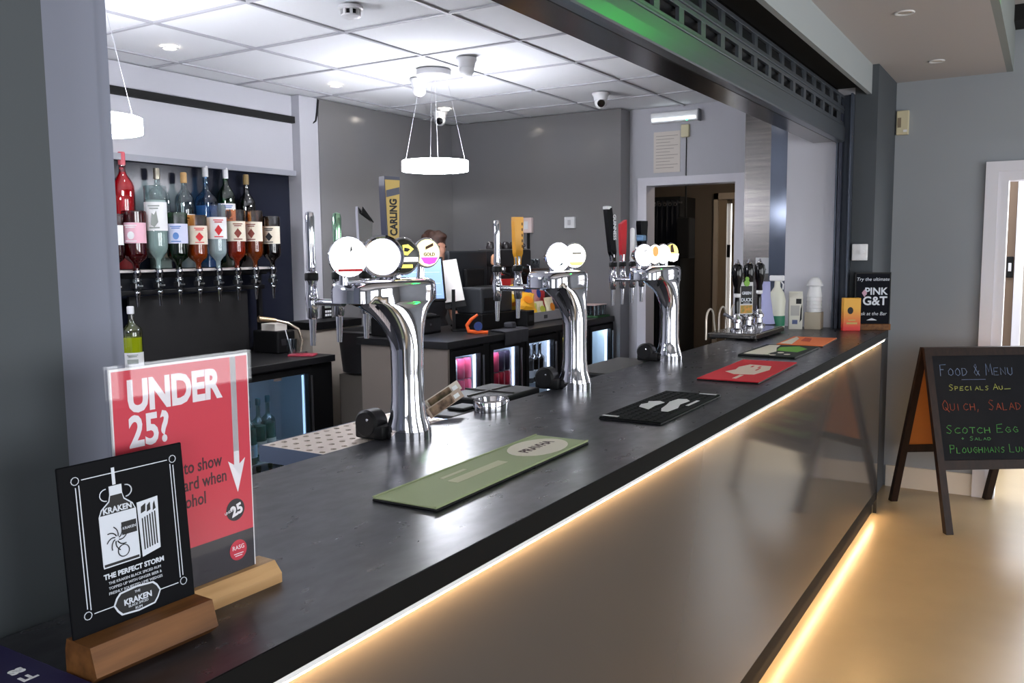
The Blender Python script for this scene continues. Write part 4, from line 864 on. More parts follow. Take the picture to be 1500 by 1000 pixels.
def can(loc, col, label, group, h=.12, r=.03, top=True):
    t = thing('drinks_can', label, 'can', loc, 0, group)
    B().lathe([(0, 0), (r*.8, 0), (r, .008), (r, h-.012), (r*.85, h), (0, h-.002)], (0, 0, 0), 14).build('can', col, t, smooth=True)
    B().lathe([(r*.84, h), (r*.86, h+.002), (r*.7, h-.001), (0, h-.001)], (0, 0, 0), 14).build('lid', M_steel, t, smooth=True)
def back_bar():
    # left unit under the optics
    tag(B().box(-3.58, -2.93, 2.0, 3.965, .915, .954, .002, 1).build('back_worktop', M_backtop), 'black back worktop under the optics', 'worktop')
    c = cooler((-2.945, 2.95, .02), 1.0, [(.32, .795)], .89, 'black bottle cooler with glass door under the optics', .55, (190, 222, 255), .9, shelf_z=(.36,))
    B().box(.0, .003, .52, .58, .83, .845).build('badge', M_chrome, c)
    for k, (y, lab) in enumerate(((3.37, 'blue-white labelled bottle at left in cooler under the optics'), (3.47, 'green bottle with pale label in middle of cooler under the optics'), (3.57, 'green bottle with pale label at right in cooler under the optics'))):
        bottle((-3.05-.03*k, y, .381), .36, .043, gl((190, 220, 214)), liquid((120, 160, 150)), .9, lab, (mat('label_sky', (170, 206, 226), .6) if k == 0 else mat('label_pale', (206, 216, 210), .7), M_white), mat('cap_teal', (60, 110, 120), .4), neck=.36)
    for k in range(4): bottle((-3.05, 3.34+.09*k, .105), .25, .032, gl((120, 170, 120)), liquid((40, 84, 46)), .9, 'small green bottle low in cooler under the optics, %s from the left' % ORD[k], None, mat('cap_green', (40, 90, 50), .4), neck=.36, group='green bottles low in the left cooler')
    # peninsula: end panel, worktop, coolers
    tag(B().box(-2.64, -1.985, 3.83, 5.98, 1.045, 1.085, .002, 1).build('island_worktop', M_backtop), 'black worktop of the back bar carrying the till', 'worktop')
    tag(B().box(-2.62, -2.0, 3.85, 3.868, 0, 1.044).build('end_panel_board', M_taupe), 'plain taupe end panel of the back bar behind the nearest font', 'panel')
    c1 = cooler((-1.99, 3.87, .02), 1.24, [(.042, .29), (.43, .72), (.845, 1.17)], 1.02, 'black three-door bottle cooler with pink and red cans', .55, (226, 232, 255), 3.4, shelf_z=(.70, .40))
    c2 = cooler((-1.99, 5.115, .02), .86, [(.05, .36), (.50, .815)], 1.02, 'black two-door bottle cooler nearest the doorway', .55, (220, 238, 255), 3.6, shelf_z=(.70, .40))
    pink = mat('can_pink', (226, 84, 120), .35); red = mat('can_red', (200, 36, 60), .35); silver = mat('can_silver', (216, 220, 228), .3); dark = mat('can_dark', (50, 40, 60), .35); yel = mat('can_yellow', (222, 180, 40), .4); gre = mat('can_green', (60, 110, 60), .4)
    def row(y0, n, z, cols, labs, grp, x=-2.08):
        for k in range(n): can((x, y0+.066*k, z), cols[k % len(cols)], labs[k % len(labs)], grp)
    z = .721
    for k in range(2): can((-2.08, 3.935+.066*k, z), dark, 'dark can in the left back bar cooler door, %s from the left' % ORD[k], 'dark cans in left cooler door'); can((-2.08, 3.935+.066*k, z+.125), silver, 'silver can stacked in the left back bar cooler door, %s from the left' % ORD[k], 'silver cans in left cooler door')
    for k in range(2): can((-2.08, 4.075+.066*k, z), pink, 'lower pink can in the left cooler door, %s from the left' % ORD[k], 'pink cans in left cooler door'); can((-2.08, 4.075+.066*k, z+.125), pink, 'upper pink can in the left cooler door, %s from the left' % ORD[k], 'pink cans in left cooler door')
    for k in range(4): can((-2.065, 4.355+.066*k, z), red, 'red can in the second back bar cooler door, %s from the left' % ORD[k], 'red cans in second cooler door'); can((-2.065, 4.355+.066*k, z+.125), dark if k > 1 else pink, ('dark' if k > 1 else 'pink')+' can above the red cans in second cooler door, %s of its two' % ORD[k % 2], 'upper cans in second cooler door')
    for k in range(4): bottle((-2.08, 4.79+.072*k, z), .25, .034, gl((110, 90, 84)), liquid((50, 36, 34)), .9, 'small dark bottle with white label in the third cooler door, %s from the left' % ORD[k], (M_white,), None, neck=.36, group='dark bottles in third cooler door', label_z=(.2, .5))
    for k in range(4): bottle((-2.08, 5.21+.072*k, z), .25, .034, gl((240, 226, 150)), liquid((226, 180, 40)), .9, 'yellow bottle in the fourth cooler door, %s from the left' % ORD[k], None, mat('cap_yellow', (230, 200, 60), .4), neck=.36, group='yellow bottles in fourth cooler door')
    for k in range(4): can((-2.08, 5.20+.07*k, .421), gre if k % 2 else yel, ('green' if k % 2 else 'yellow')+' can low in the fourth cooler door, %s of its colour' % ORD[k//2], 'cans low in fourth cooler door')
    for k in range(3): can((-2.10, 3.95+.09*k, .421), gre, 'green can on the lower shelf of left cooler door, %s from the left' % ORD[k], 'green cans in left cooler door')
    for k in range(3): can((-2.20, 5.66+.09*k, .421), silver, 'silver can low in the cooler door nearest the doorway, %s from the left' % ORD[k], 'silver cans in last cooler door')
back_bar()

# ------------------------------------------------------------------ things on the back bar
def snack_bag(loc, rot, w, h, th, col, label, m2=None):
    t = thing('snack_packet', label, 'snack packet', loc, rot[2])
    b = B(); n, k = 9, 7
    Rm = Matrix.Rotation(rot[0], 3, 'X') @ Matrix.Rotation(rot[1], 3, 'Y')
    def sh(sgn):
        g = []
        for j in range(k):
            v = j/(k-1); row = []
            for i in range(n):
                u = i/(n-1); d = th*(math.sin(PI*u)*math.sin(PI*v))**.55 + random.uniform(-.004, .004)
                row.append(Rm @ Vector(((u-.5)*w*(1-.1*math.sin(PI*v)), sgn*d/2, v*h)))
            g.append(row)
        return g
    for sgn in (1, -1): b.loft(sh(sgn), cap=False, closed=False)
    b.build('bag', col, t, smooth=False)
    p = B(); p.loft([[Rm @ Vector((.25*w*math.cos(a), -th*.52, h*.5+.2*h*math.sin(a))) for a in [i*PI/6 for i in range(12)]], [Rm @ Vector((.25*w*math.cos(a), -th*.56, h*.5+.2*h*math.sin(a))) for a in [i*PI/6 for i in range(12)]]]).build('printed_patch', m2 or M_white, t)
    return t
def island_things():
    Z = 1.0855
    t = thing('cash_drawer', 'black cash drawer under the till screen', 'cash drawer', (-2.44, 4.20, Z)); B().box(-.17, .07, -.27, .10, 0, .105, .004).build('case', M_black, t); B().box(.07, .076, -.26, .09, .012, .09, .003).build('drawer_front', mat('charcoal_plastic', (34, 34, 38), .5), t); B().cyl((.076, -.02, .06), (.082, -.02, .06), .009).build('lock', M_chrome, t)
    t = thing('till_screen', 'till touch screen glowing pale blue behind the nearest font', 'till', (-2.42, 4.16, Z+.105), math.radians(50))
    R = Matrix.Rotation(math.radians(-18), 4, 'X')
    B().box(-.17, .17, -.012, .02, .09, .37, .006).build('bezel', M_black, t, M=R); B().box(-.155, .155, -.0135, -.012, .105, .355).build('screen', glow('screen_blue', (130, 160, 222), .5), t, M=R)
    for k in range(3): B().box(-.14, .14, -.0142, -.0135, .13+.07*k, .132+.07*k).build('screen_line', glow('screen_pale', (180, 200, 236), .7), t, M=R)
    B().box(-.09, .09, -.06, .09, 0, .015, .004).box(-.03, .03, .02, .05, .01, .2).build('stand', M_black, t)
    t = thing('receipt_pad', 'white tilted paper pad beside the till screen', 'paper pad', (-2.26, 4.36, Z+.0), math.radians(42))
    R = Matrix.Rotation(math.radians(-20), 4, 'X') @ Matrix.Rotation(math.radians(-8), 4, 'Y')
    B().box(-.06, .06, 0, .006, .20, .47).build('paper', mat('pad_white', (214, 210, 206), .7), t, M=R); B().box(-.065, .065, .006, .014, .16, .47, .002).build('backing', M_black, t, M=R); B().box(-.05, .05, .02, .12, 0, .012).box(-.05, -.03, .04, .06, .0, .26).build('foot', M_black, t)
    t = thing('till_monitor', 'large black monitor back beside the white pad', 'monitor', (-2.50, 4.78, Z)); B().box(-.02, .02, -.23, .215, .16, .495, .012).build('shell', mat('monitor_shell', (24, 27, 31), .5), t); B().box(.02, .05, -.08, .14, .20, .38, .01).build('rear_box', M_black, t); B().box(-.07, .07, -.10, .12, 0, .012, .003).box(-.012, .012, -.03, .05, .01, .2).build('stand', M_black, t)
    t = thing('receipt_printer', 'grey-black receipt printer box in front of the monitor', 'printer', (-2.30, 4.66, Z+.0)); B().box(-.10, .09, -.15, .22, .10, .265, .012).build('case', mat('printer_grey', (40, 42, 46), .45), t); B().box(-.08, .07, .0, .2, .265, .268).build('lid', M_black, t); B().box(-.11, .10, -.16, .24, 0, .10, .004).build('base_box', M_black, t); B().box(.09, .093, -.12, .02, .12, .20).build('front_plate', M_black, t)
    t = thing('keypad', 'cluttered black keypad with grey keys beside the till', 'keypad', (-2.50, 3.97, Z+.106)); B().box(-.05, .05, -.10, .10, 0, .02, .004).build('case', M_black, t)
    for i in range(4):
        for j in range(3): B().box(-.035+.025*j, -.016+.025*j, -.08+.042*i, -.05+.042*i, .02, .028, .002).build('key', mat('key_grey', (110, 108, 112), .5), t)
    t = thing('tape_dispenser', 'bright orange tape gun lying before the printer', 'tape gun', (-2.125, 4.32, Z), -.98)
    org = mat('orange_plastic', (238, 96, 36), .4)
    B().tube([(0, .07, .008), (0, .0, .010), (0, -.045, .015), (0, -.055, .05), (0, -.03, .085), (0, .01, .115)], [.010, .012, .013, .012, .011, .008], 8).build('frame', org, t, smooth=True)
    B().lathe([(.016, -.012), (.026, -.012), (.026, .012), (.016, .012)], (0, .012, .045), 16, Matrix.Rotation(PI/2, 3, 'Y')).build('tape_roll', mat('blue_tape', (40, 60, 120), .4), t, smooth=True)
    t = thing('bar_cloth', 'dark grey cloth draped over the back bar edge', 'cloth', (-2.04, 4.56, Z))
    secs = []
    for i in range(13):
        y = -.14+.28*i/12; wv = .006*math.sin(i*1.9)
        secs.append([Vector((-.09, y+.06, .004+abs(wv))), Vector((-.04, y+.02, .012+wv)), Vector((.02, y, .012-wv)), Vector((.058, y, .006)), Vector((.066+wv, y-.01, -.03)), Vector((.068+wv, y-.02, -.07)), Vector((.061+wv, y-.02, -.07)), Vector((.056, y, -.0)), Vector((.02, y, .004)), Vector((-.09, y+.06, .001))])
    B().loft(secs).build('cloth', mat('charcoal_cloth', (44, 44, 50), .9), t, smooth=True)
    B().box(-.06, .0, .03, .09, .014, .05, .01).build('cloth_fold', MATS['charcoal_cloth'], t)
    # coffee machine with cups on top
    t = thing('coffee_machine', 'dark coffee machine with chrome group heads behind the snack packets', 'coffee machine', (-2.53, 5.20, Z))
    B().box(-.10, .0, -.10, .36, 0, .42, .01).box(-.10, .07, -.10, .36, .38, .50, .01).build('body', mat('machine_black', (26, 24, 26), .3), t)
    B().box(-.09, .065, -.09, .35, .50, .506).build('cup_rail', M_steel, t)
    for y in (-.02, .18):
        g = B().lathe([(.03, .0), (.034, .01), (.034, .05), (.025, .06)], (.045, y, .325), 14).build('group_head', M_chrome, t, smooth=True); B().cyl((.07, y, .34), (.14, y-.02, .325), .009, .012).build('portafilter_handle', M_black, g, smooth=True)
    B().tube([(.05, .3, .40), (.09, .3, .38), (.10, .31, .25)], .006).build('steam_wand', M_chrome, t, smooth=True)
    for k in range(9):
        y = 5.135+.051*k; c = thing('coffee_cup', 'upturned dark cup on the coffee machine, %s from the left' % ORD[k], 'cup', (-2.545+.03*(k % 2), y, Z+.507), 0, 'cups on the coffee machine')
        B().lathe([(.028, 0), (.03, .004), (.022, .045), (.016, .05), (0, .05)], (0, 0, 0), 12).build('cup', mat('dark_cup', (50, 46, 48), .25), c, smooth=True)
        B().tube([(.026, 0, .012), (.042, 0, .018), (.038, 0, .034), (.022, 0, .038)], .003, 6).build('handle', MATS['dark_cup'], c, smooth=True)
    t = thing('syrup_bottle', 'brown bottle with tan cap and chrome pourer beside the coffee machine', 'bottle', (-2.45, 5.04, Z)); B().lathe([(0, 0), (.036, 0), (.038, .01), (.038, .26), (.03, .30), (.015, .34), (.013, .44)], (0, 0, 0), 16).build('glass', mat('brown_glass', (40, 24, 20), .1), t, smooth=True); B().lathe([(.02, .40), (.026, .41), (.024, .455), (.012, .47), (0, .47)], (0, 0, 0), 14).build('cap', mat('tan_cap', (206, 150, 116), .5), t, smooth=True); B().box(.030, .0395, -.022, .022, .1, .24).build('label', mat('label_silver', (150, 150, 152), .4), t)
    t = thing('drinking_rack', 'brown tray of small cups on the coffee machine end', 'tray', (-2.53, 5.70, Z)); B().box(-.09, .09, -.10, .12, 0, .36, .01).build('tray_box', mat('brown_box', (60, 40, 34), .6), t)
    for k in range(4): B().lathe([(.018, .36), (.022, .365), (.024, .43), (.022, .43), (.016, .37)], (-.02, -.07+.055*k, 0), 10).build('glass', thin_glass('clear_chamber', (220, 226, 230), .25), t, smooth=True)
    # snack tray and packets
    t = thing('snack_tray', 'low grey cardboard tray full of snack packets', 'tray', (-2.31, 5.32, Z)); gy = mat('grey_card', (150, 148, 152), .7)
    for nm, a in (('front', (.095, .10, -.30, .30, 0, .068)), ('back', (-.10, -.095, -.30, .30, 0, .068)), ('side', (-.10, .10, -.30, -.295, 0, .068)), ('side', (-.10, .10, .295, .30, 0, .068)), ('bottom', (-.10, .10, -.30, .30, 0, .004))): B().box(*a).build(nm, gy, t)
    B().box(.1, .1005, -.02, .03, .02, .045).build('print_mark', mat('dark_print', (70, 70, 76), .6), t)
    Yl, Or, Bl, Gr, Rd, Wh, Pk = (mat('bag_'+n, c, .3) for n, c in (('yellow', (232, 190, 50)), ('orange', (236, 140, 36)), ('blue', (40, 70, 150)), ('lime', (196, 200, 80)), ('red', (206, 40, 40)), ('cream', (226, 214, 180)), ('pink', (226, 150, 150))))
    hx = lambda y: (-2.31, y)
    for x, y, z, rx, rz, w, h, c, c2, lab in ((-2.24, 5.07, .01, -.35, 1.1, .12, .13, Gr, Wh, 'lime green snack packet at left in the tray'), (-2.24, 5.20, .01, -.3, 1.3, .13, .12, Gr, Yl, 'pale green and yellow snack packet in the tray middle'), (-2.24, 5.33, .01, -.3, 1.5, .13, .13, Wh, Gr, 'cream and green snack packet in the tray'), (-2.24, 5.47, .01, -.25, 1.6, .13, .15, Wh, Or, 'cream snack packet with orange patch at right of tray'),
                                       (-2.30, 5.02, .07, -.2, 1.2, .13, .14, Yl, Or, 'bright yellow snack packet standing at back left of the tray'), (-2.33, 5.16, .09, -.2, 1.5, .12, .14, Yl, Rd, 'yellow snack packet with red patch at the back of tray'), (-2.33, 5.30, .09, -.15, 1.5, .12, .15, Bl, Wh, 'dark blue snack packet at the back of tray'), (-2.34, 5.44, .10, -.2, 1.6, .12, .16, Pk, Bl, 'pink snack packet leaning at the back of tray')):
        snack_bag((x, y, Z+z+.004), (rx, 0, rz), w, h, .045, c, lab, c2)
    snack_bag((-2.16, 4.98, Z+.10), (-.4, .2, 1.2), .15, .13, .05, mat('bag_amber', (236, 170, 44), .3), 'amber snack packet heaped left of the tray', Or); snack_bag((-2.24, 5.00, Z+.16), (-.5, -.3, 1.0), .14, .12, .05, Yl, 'yellow snack packet on top of the heap left of the tray', Wh)
    t = thing('black_box', 'black box under the heaped snack packets', 'box', (-2.18, 4.965, Z)); B().box(-.08, .06, -.05, .045, 0, .10, .004).build('carton', M_black, t); B().box(.06, .0605, -.03, .03, .03, .07).build('label', mat('charcoal_plastic', (34, 34, 38), .5), t)
    for y, c, lab in ((5.10, Rd, 'red snack box behind the yellow packets'), (5.58, Rd, 'red snack box behind the tray right end'), (5.22, mat('bag_copper', (176, 110, 84), .4), 'striped copper snack box behind the tray middle')):
        t = thing('snack_box', lab, 'box', (-2.425, y+.02, Z)); B().box(-.02, .02, -.06, .06, 0, .30, .002).build('carton', c, t); B().box(.02, .0205, -.045, .045, .2, .215).box(.02, .0205, -.045, .045, .24, .25).build('stripe', Wh, t)
    t = thing('sauce_bottle', 'orange-red squeezy sauce bottle at the tray right end', 'bottle', (-2.20, 5.70, Z)); B().lathe([(0, 0), (.03, 0), (.032, .01), (.03, .06), (.032, .12), (.02, .15), (.014, .155)], (0, 0, 0), 14).build('bottle', mat('sauce_red', (206, 72, 40), .35), t, smooth=True); B().lathe([(.015, .155), (.015, .17), (.006, .19), (.004, .21), (0, .21)], (0, 0, 0), 12).build('nozzle', mat('sauce_cap', (226, 110, 60), .4), t, smooth=True)
    t = thing('glass_tray', 'green mat with a tray of small glasses near the doorway', 'tray', (-2.12, 5.85, Z)); B().box(-.11, .11, -.10, .10, 0, .012, .002).build('mat', mat('green_mat', (40, 84, 50), .7), t)
    for i in range(3):
        for j in range(3):
            g = thing('shot_glass', 'small clear glass on the green mat, %s row from the front, %s from the left' % (ORD[2-i], ORD[j]), 'glass', (-2.19+.07*i, 5.785+.065*j, Z+.0125), 0, 'glasses on the green mat'); B().lathe([(0, 0), (.022, 0), (.026, .075), (.024, .075), (.02, .008), (0, .008)], (0, 0, 0), 12).build('glass', thin_glass('clear_chamber', (220, 226, 230), .25), g, smooth=True)
            B().lathe([(0, .001), (.0215, .001), (.0222, .010), (0, .010)], (0, 0, 0), 12).build('glass_base', thin_glass('clear_chamber', (220, 226, 230), .25), g, smooth=True)
    tag(B().box(-.10, .09, -.11, .09, 0, .004).build('folded_towel', mat('pink_towel', (216, 190, 184), .9), None, False, (-2.12, 5.85, Z+.0885)), 'pale pink towel laid over the small glasses', 'towel')
    # left back worktop
    zb = .9545
    t = thing('beer_tap_hose', 'chrome spray hose arching over the left back worktop', 'hose', (-3.20, 3.86, zb)); B().tube([(.02, .06, .0), (.025, .075, .08), (.01, .06, .15), (-.03, .01, .19), (-.06, -.06, .21)], .010, 10).build('hose', mat('pale_chrome', (206, 190, 172), .2, metal=.8), t, smooth=True); B().cyl((-.06, -.06, .21), (-.10, -.16, .225), .014, .02).build('spray_head', mat('brass_head', (176, 150, 116), .25, metal=.8), t, smooth=True); B().box(-.02, .05, .02, .09, 0, .01, .003).build('foot', M_steel, t)
    tag(B().box(-.08, .08, -.05, .05, 0, .012, .004).build('card_reader', mat('crimson_plastic', (150, 40, 60), .4), None, False, (-3.06, 3.82, zb), .5), 'flat crimson card holder at left worktop corner', 'card holder')
    t = thing('worktop_clutter_box', 'black box under the spray hose at left worktop end', 'box', (-3.36, 3.90, zb)); B().box(-.12, .10, -.09, .06, 0, .14, .01).build('case', M_black, t); B().box(.10, .102, -.06, .0, .05, .09).build('label', mat('charcoal_plastic', (34, 34, 38), .5), t)
    t = thing('note_stack', 'small stack of pale papers on the black box by the hose', 'papers', (-3.36, 3.88, zb+.1405)); 
    for k in range(4): B().box(-.06, .06, -.05, .05, .011*k, .011*k+.010).build('paper', mat('paper_cream', (222, 214, 206), .8), t)
    t = thing('drinking_glass', 'clear glass with straw under the spray hose', 'glass', (-3.13, 3.80, zb+.0005)); B().lathe([(0, 0), (.026, 0), (.032, .10), (.030, .10), (.024, .008), (0, .008)], (0, 0, 0), 14).build('glass', thin_glass('clear_chamber', (220, 226, 230), .25), t, smooth=True); B().cyl((.0, .0, .01), (-.03, -.02, .16), .003, seg=6).build('straw', M_white, t)
    t = thing('calculator', 'small black calculator on the ledge right of the mirror', 'calculator', (-3.43, 4.43, 1.13)); B().box(-.01, .01, -.04, .04, 0, .11, .004).build('case', M_black, t); B().box(.01, .011, -.03, .03, .07, .10).build('display', mat('lcd_grey', (150, 156, 150), .4), t)
    for i in range(3):
        for j in range(2): B().box(.01, .013, -.028+.021*i, -.012+.021*i, .015+.024*j, .03+.024*j).build('key', M_white, t)
    t = thing('side_cabinet', 'low pale cabinet with black top beside the left cooler', 'cabinet', (-3.30, 4.30, 0)); B().box(-.16, .05, -.20, .25, 0, 1.08).build('carcass', mat('pale_cabinet', (176, 166, 154), .5), t); B().box(-.17, .07, -.21, .26, 1.08, 1.129, .003).build('top', M_black, t)
    t = thing('menu_folder', 'dark folder with pale card lying on the back worktop', 'folder', (-3.28, 3.30, zb)); B().box(-.10, .10, -.16, .16, 0, .014, .003).build('cover', M_black, t); B().box(-.06, .02, -.02, .06, .014, .016).build('pale_card', M_white, t)
    t = thing('black_tub', 'rounded black glass washer basket at the back bar near corner', 'tub', (-2.50, 3.93, Z)); t.location = (-2.83, 4.20, .82)
    B().loft([superring(0, 0, z, a, b_, 3) for z, a, b_ in ((0, .12, .15), (.02, .15, .19), (.25, .17, .21), (.27, .18, .22), (.28, .17, .21), (.27, .165, .205), (.05, .14, .18))]).build('tub', mat('tub_black', (30, 29, 30), .45), t, smooth=True); B().box(-.15, .15, -.15, .15, -.82, 0).build('stand', mat('dark_taupe', (92, 86, 80), .5), t); B().cyl((.15, -.1, .15), (.175, -.1, .15), .006).build('rivet', M_chrome, t)
island_things()

def hand_pump():
    t = thing('hand_pump', 'three-handled beer engine with black handles on a drip tray', 'beer pump', (-.615, 4.72, 1.1))
    B().box(-.13, .13, -.26, .30, .008, .035, .006).build('drip_pan', M_steel_dark, t); B().box(-.12, .12, -.25, .29, .035, .038).build('grille', M_steel_dark, t)
    for sx, sy in ((-1, -1), (1, -1), (-1, 1), (1, 1)): B().cyl((sx*.11, .02+sy*.24, 0), (sx*.11, .02+sy*.24, .01), .012).build('foot', M_black, t)
    for k in range(3):
        y = -.175+.21*k
        p = B(); p.lathe([(.035, .038), (.036, .05), (.022, .06), (.020, .085), (.028, .09), (.028, .105), (.018, .115), (.014, .135)], (0, y, 0), 16); p.cyl((0, y, .10), (-.07, y, .13), .010)
        pu = p.build('pump_body', M_chrome, t, smooth=True)
        B().lathe([(.011, .13), (.012, .19), (.010, .22), (.017, .24), (.016, .27), (.027, .31), (.032, .355), (.026, .385), (.013, .396)], (0, y, 0), 16).build('handle', M_blackgloss, pu, smooth=True)
        B().lathe([(.013, .22), (.018, .225), (.018, .24), (.013, .245)], (0, y, 0), 14).build('white_collar', M_white, pu, smooth=True)
        B().lathe([(.013, .393), (.014, .40), (.008, .408), (.004, .42), (0, .421)], (0, y, 0), 12).build('finial', M_chrome, pu, smooth=True)
        B().tube([(-.125, y-.12, .0), (-.125, y-.12, .10)] + [(-.125, y-.06-.06*math.cos(q), .10+.06*math.sin(q)) for q in [i*PI/8 for i in range(1, 8)]] + [(-.125, y-.0, .10), (-.120, y+.01, .04)], .005, 8).build('swan_neck', mat('cream_neck', (206, 196, 182), .3, metal=.5), pu, smooth=True)
    # pump clip
    a = -.6
    n = Vector((.75, -.66, 0)).normalized(); X = Vector((-n.y, n.x, 0)); F = frame(Vector((.035, -.13, .13)), X, (0, 0, 1))
    cl = B().box(-.040, .040, 0, .17, -.003, .003, .002).build('pump_clip', mat('clip_silver', (196, 196, 196), .4), t, M=F)
    G = F @ Matrix.Translation((0, 0, .0032))
    flat(rectp(-.034, .055, .034, .150), G, M_ink_black, 'clip_panel', cl); flat(rectp(-.036, .005, .036, .048), G, mat('clip_orange', (206, 140, 60), .6, noise=((120, 130, 60), 60, (1, 1, 1), 2)), 'clip_picture', cl)
    H_ = G @ Matrix.Translation((0, 0, .0006)); wi = MATS['board_white']
    text('GREEN', .021, H_ @ Matrix.Translation((0, .105, 0)), wi, cl, align='CENTER', off=.0006, spacing=.8); text('DUCK', .025, H_ @ Matrix.Translation((0, .068, 0)), wi, cl, align='CENTER', off=.0006, spacing=.85); flat(rectp(-.02, .058, .02, .061), H_, wi, 'clip_line', cl)
    gr = mat('clip_green', (116, 170, 50), .5)
    B().lathe([(.0, -.004), (.017, -.004), (.017, .004), (0, .004)], F @ Vector((0, .165, .003)), 16, F.to_3x3()).build('green_badge', gr, cl); B().lathe([(.0, -.004), (.011, -.004), (.011, .004), (0, .004)], F @ Vector((.002, .187, .003)), 16, F.to_3x3()).build('green_badge', gr, cl)
    # lilac paper cone, spray bottle, carton, cups
    t = thing('paper_wedge', 'lilac folded paper standing behind the pump handles', 'paper', (-.625, 5.11, 1.1))
    B().loft([[Vector((.062*math.cos(a)*s_, .06*math.sin(a)*s_, z)) for a in [k*PI/8 for k in range(16)]] for z, s_ in ((0.04, 1.0), (.10, .8), (.20, .55), (.285, .5))]).build('paper', mat('lilac_paper', (170, 172, 214), .8), t, smooth=True)
    B().box(-.055, .055, -.055, .055, 0, .04, .006).build('base', M_black, t)
    t = thing('spray_bottle', 'white spray bottle with green base beside the lilac paper', 'spray bottle', (-.585, 5.235, 1.1))
    B().lathe([(0, 0), (.042, 0), (.046, .01), (.046, .10), (.05, .17), (.04, .215), (.018, .25), (.016, .285)], (0, 0, 0), 18).build('bottle', mat('milky_plastic', (222, 222, 206), .4), t, smooth=True)
    B().lathe([(.0465, .02), (.0475, .03), (.0472, .075), (.0465, .08)], (0, 0, 0), 18, cap=False).build('green_label', mat('green_label', (40, 120, 90), .5), t, smooth=True)
    B().box(-.045, .04, -.012, .012, .285, .318, .006).build('trigger_head', M_white, t); B().tube([(.02, 0, .285), (.035, 0, .265), (.032, 0, .235)], .005, 6).build('trigger', M_white, t)
    t = thing('juice_carton', 'white printed carton beside the spray bottle', 'carton', (-.492, 5.30, 1.1), .3)
    B().loft([[Vector((x, y, z)) for x, y in ((-.038, -.038*s_), (.038, -.038*s_), (.038, .038*s_), (-.038, .038*s_))] for z, s_ in ((0, 1), (.185, 1), (.215, .1), (.222, .1))]).build('carton', mat('carton_white', (214, 212, 200), .6), t)
    F = frame((0, -.0382, 0), (1, 0, 0), (0, 0, 1)); flat(rectp(.0, .15, .03, .18), F, M_ink_black, 'print_block', t); flat(rectp(-.03, .08, .02, .14), F, mat('carton_grey', (176, 174, 170), .6), 'print_block', t); flat(rectp(-.02, .03, .01, .055), F, mat('carton_blue', (90, 100, 140), .6), 'print_block', t); flat([(.022, .04), (.034, .06), (.034, .15), (.026, .12)], F, M_ink_black, 'print_swirl', t)
    t = thing('box_of_cups', 'beige cardboard box under the stack of white cups', 'box', (-.392, 5.335, 1.1)); B().box(-.045, .045, -.045, .045, 0, .10, .002).build('carton', mat('beige_card', (176, 166, 148), .8), t); B().box(-.008, .008, -.0455, .0455, .098, .1005).build('tape', mat('card_tape', (190, 180, 160), .4), t)
    for k in range(5):
        c = thing('paper_cup', 'white paper cup on the beige box, %s from the bottom of the stack' % ORD[k], 'cup', (-.392, 5.335, 1.2005+.022*k), 0, 'stacked white cups'); B().lathe([(.042, 0), (.044, .003), (.043, .012), (.034, .065), (.033, .065), (.041, .010)], (0, 0, 0), 16, cap=False).build('cup', M_white, c, smooth=True); B().lathe([(.0, .060), (.0335, .060), (.0335, .063), (0, .063)], (0, 0, 0), 16).build('cup_base', M_white, c)
    tag(B().lathe([(.046, 0), (.048, .004), (.044, .010), (.034, .035), (.016, .05), (0, .052)], (0, 0, 0), 18).build('dome_lid', M_white, None, True, (-.392, 5.335, 1.355)), 'white domed lid on top of the cup stack', 'lid')
hand_pump()

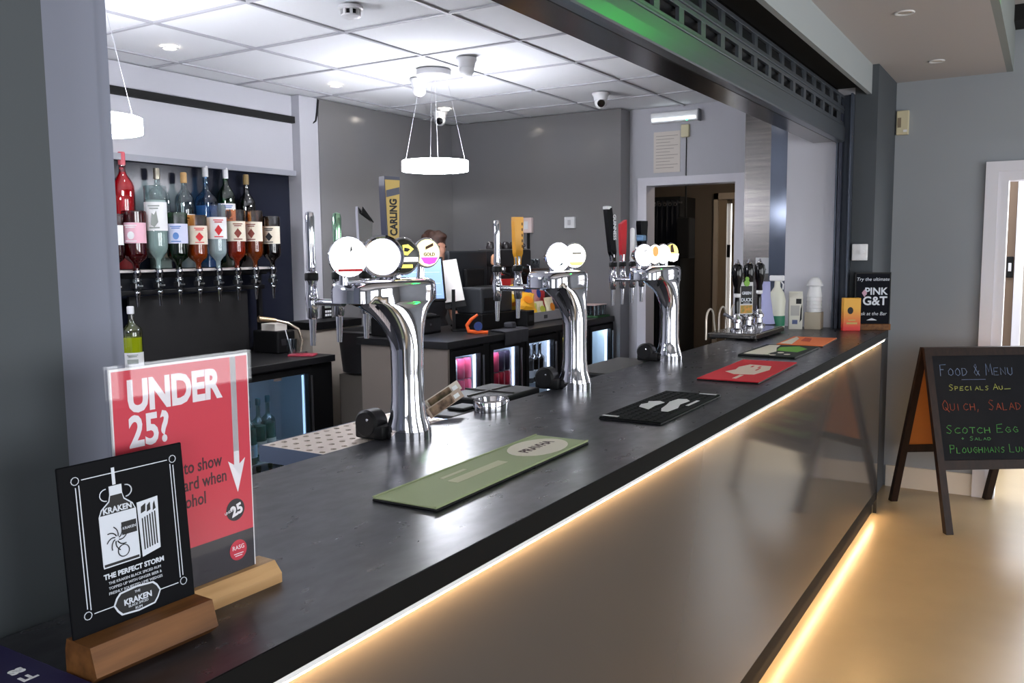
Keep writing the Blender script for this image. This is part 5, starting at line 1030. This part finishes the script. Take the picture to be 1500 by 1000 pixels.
# ------------------------------------------------------------------ bartender behind the till
def person():
    root = (-3.10, 5.17, 0); t = thing('person', 'person with brown hair in black top bending over behind the till', 'person', root, math.radians(-15))
    def remesh(bm_builder, name, m, vox=.012, parent=None):
        o = bm_builder.build(name, m, parent or t)
        md = o.modifiers.new('r', 'REMESH'); md.mode = 'VOXEL'; md.voxel_size = vox; md.use_smooth_shade = True
        sm = o.modifiers.new('s', 'SMOOTH'); sm.iterations = 5; sm.factor = .5
        return o
    def cap(b, p, q, r0, r1):
        b.cyl(p, q, r0, r1, 14); b.ball(p, r0); b.ball(q, r1)
    hx, hz = .06, 1.60                                          # facing local +x (towards the till), head bowed
    b = B()
    b.ball((hx, 0, hz), .092, .078, .112, 20, 14); b.ball((hx+.035, 0, hz-.06), .055, .055, .055); b.ball((hx+.10, 0, hz-.018), .017, .013, .024)
    for s in (-1, 1): b.ball((hx+.005, s*.080, hz-.012), .018, .010, .030); b.ball((hx+.082, s*.032, hz+.012), .012)
    b.ball((hx+.083, 0, hz-.055), .014, .026, .009)
    cap(b, (hx-.03, 0, hz-.05), (-.03, 0, 1.40), .052, .060)
    cap(b, (-.02, -.13, 1.37), (-.02, .13, 1.37), .065, .065); b.ball((-.01, 0, 1.22), .105, .155, .20); b.ball((0, 0, 1.0), .095, .140, .14); b.ball((0, 0, .90), .105, .160, .12)
    for s in (-1, 1):
        sh, el, wr = (-.02, s*.185, 1.36), (.0, s*.235, 1.09), (.22, s*.14, 1.0)
        cap(b, sh, el, .050, .040); cap(b, el, wr, .040, .028)
        b.ball((.265, s*.13, 1.002), .045, .036, .018)
        for f, (dy, L) in enumerate(((-.027, .055), (-.009, .068), (.010, .064), (.027, .05))):
            p0 = (.30, s*.13+dy, 1.002); p1 = (.30+L*.55, s*.13+dy*1.1, .996); p2 = (.30+L, s*.13+dy*1.1, .978); cap(b, p0, p1, .0095, .009); cap(b, p1, p2, .009, .008)
        cap(b, (.25, s*.13-s*.035, .998), (.285, s*.13-s*.06, .985), .012, .009)
        cap(b, (0, s*.085, .88), (.01, s*.09, .48), .080, .055); cap(b, (.01, s*.09, .48), (-.01, s*.09, .09), .052, .036); cap(b, (-.02, s*.09, .05), (.13, s*.10, .035), .038, .032)
    remesh(b, 'body', M_skin, .009)
    h = B(); h.ball((hx-.012, 0, hz+.025), .098, .090, .108, 20, 14); h.ball((hx-.055, 0, hz-.01), .065, .082, .09); h.ball((hx+.03, .02, hz+.085), .065, .06, .035); h.ball((hx-.05, .0, hz+.10), .05, .045, .04)
    for k in range(10): a = random.uniform(0, 6.28); h.ball((hx-.02+.06*math.cos(a), .06*math.sin(a), hz+.085+random.uniform(-.02, .02)), .03, .028, .03)
    # keep the face clear
    ho = h.build('hair', M_hair, t); md = ho.modifiers.new('r', 'REMESH'); md.mode = 'VOXEL'; md.voxel_size = .008; md.use_smooth_shade = True
    c = B(); cap(c, (-.02, -.13, 1.37), (-.02, .13, 1.37), .073, .073); c.ball((-.01, 0, 1.22), .115, .165, .21); c.ball((0, 0, 1.0), .108, .152, .15)
    for s in (-1, 1): cap(c, (-.02, s*.185, 1.36), (.012, s*.222, 1.18), .060, .055)
    remesh(c, 'black_top', mat('black_jersey', (20, 20, 24), .85), .014)
    c = B(); c.ball((0, 0, .90), .117, .172, .13)
    for s in (-1, 1): cap(c, (0, s*.085, .88), (.01, s*.09, .48), .092, .068); cap(c, (.01, s*.09, .48), (-.01, s*.09, .10), .066, .055)
    remesh(c, 'trousers', mat('dark_trousers', (28, 28, 34), .85), .014)
    for s in (-1, 1):
        c = B(); cap(c, (-.03, s*.09, .05), (.13, s*.10, .042), .046, .040); c.box(-.075, .175, s*.095-.04, s*.095+.04, .0, .02, .005); remesh(c, 'shoe', M_black, .01)
    for s in (-1, 1): B().ball((hx+.091, s*.032, hz+.012), .007).build('eye', mat('eye_dark', (40, 30, 28), .2), t)
person()
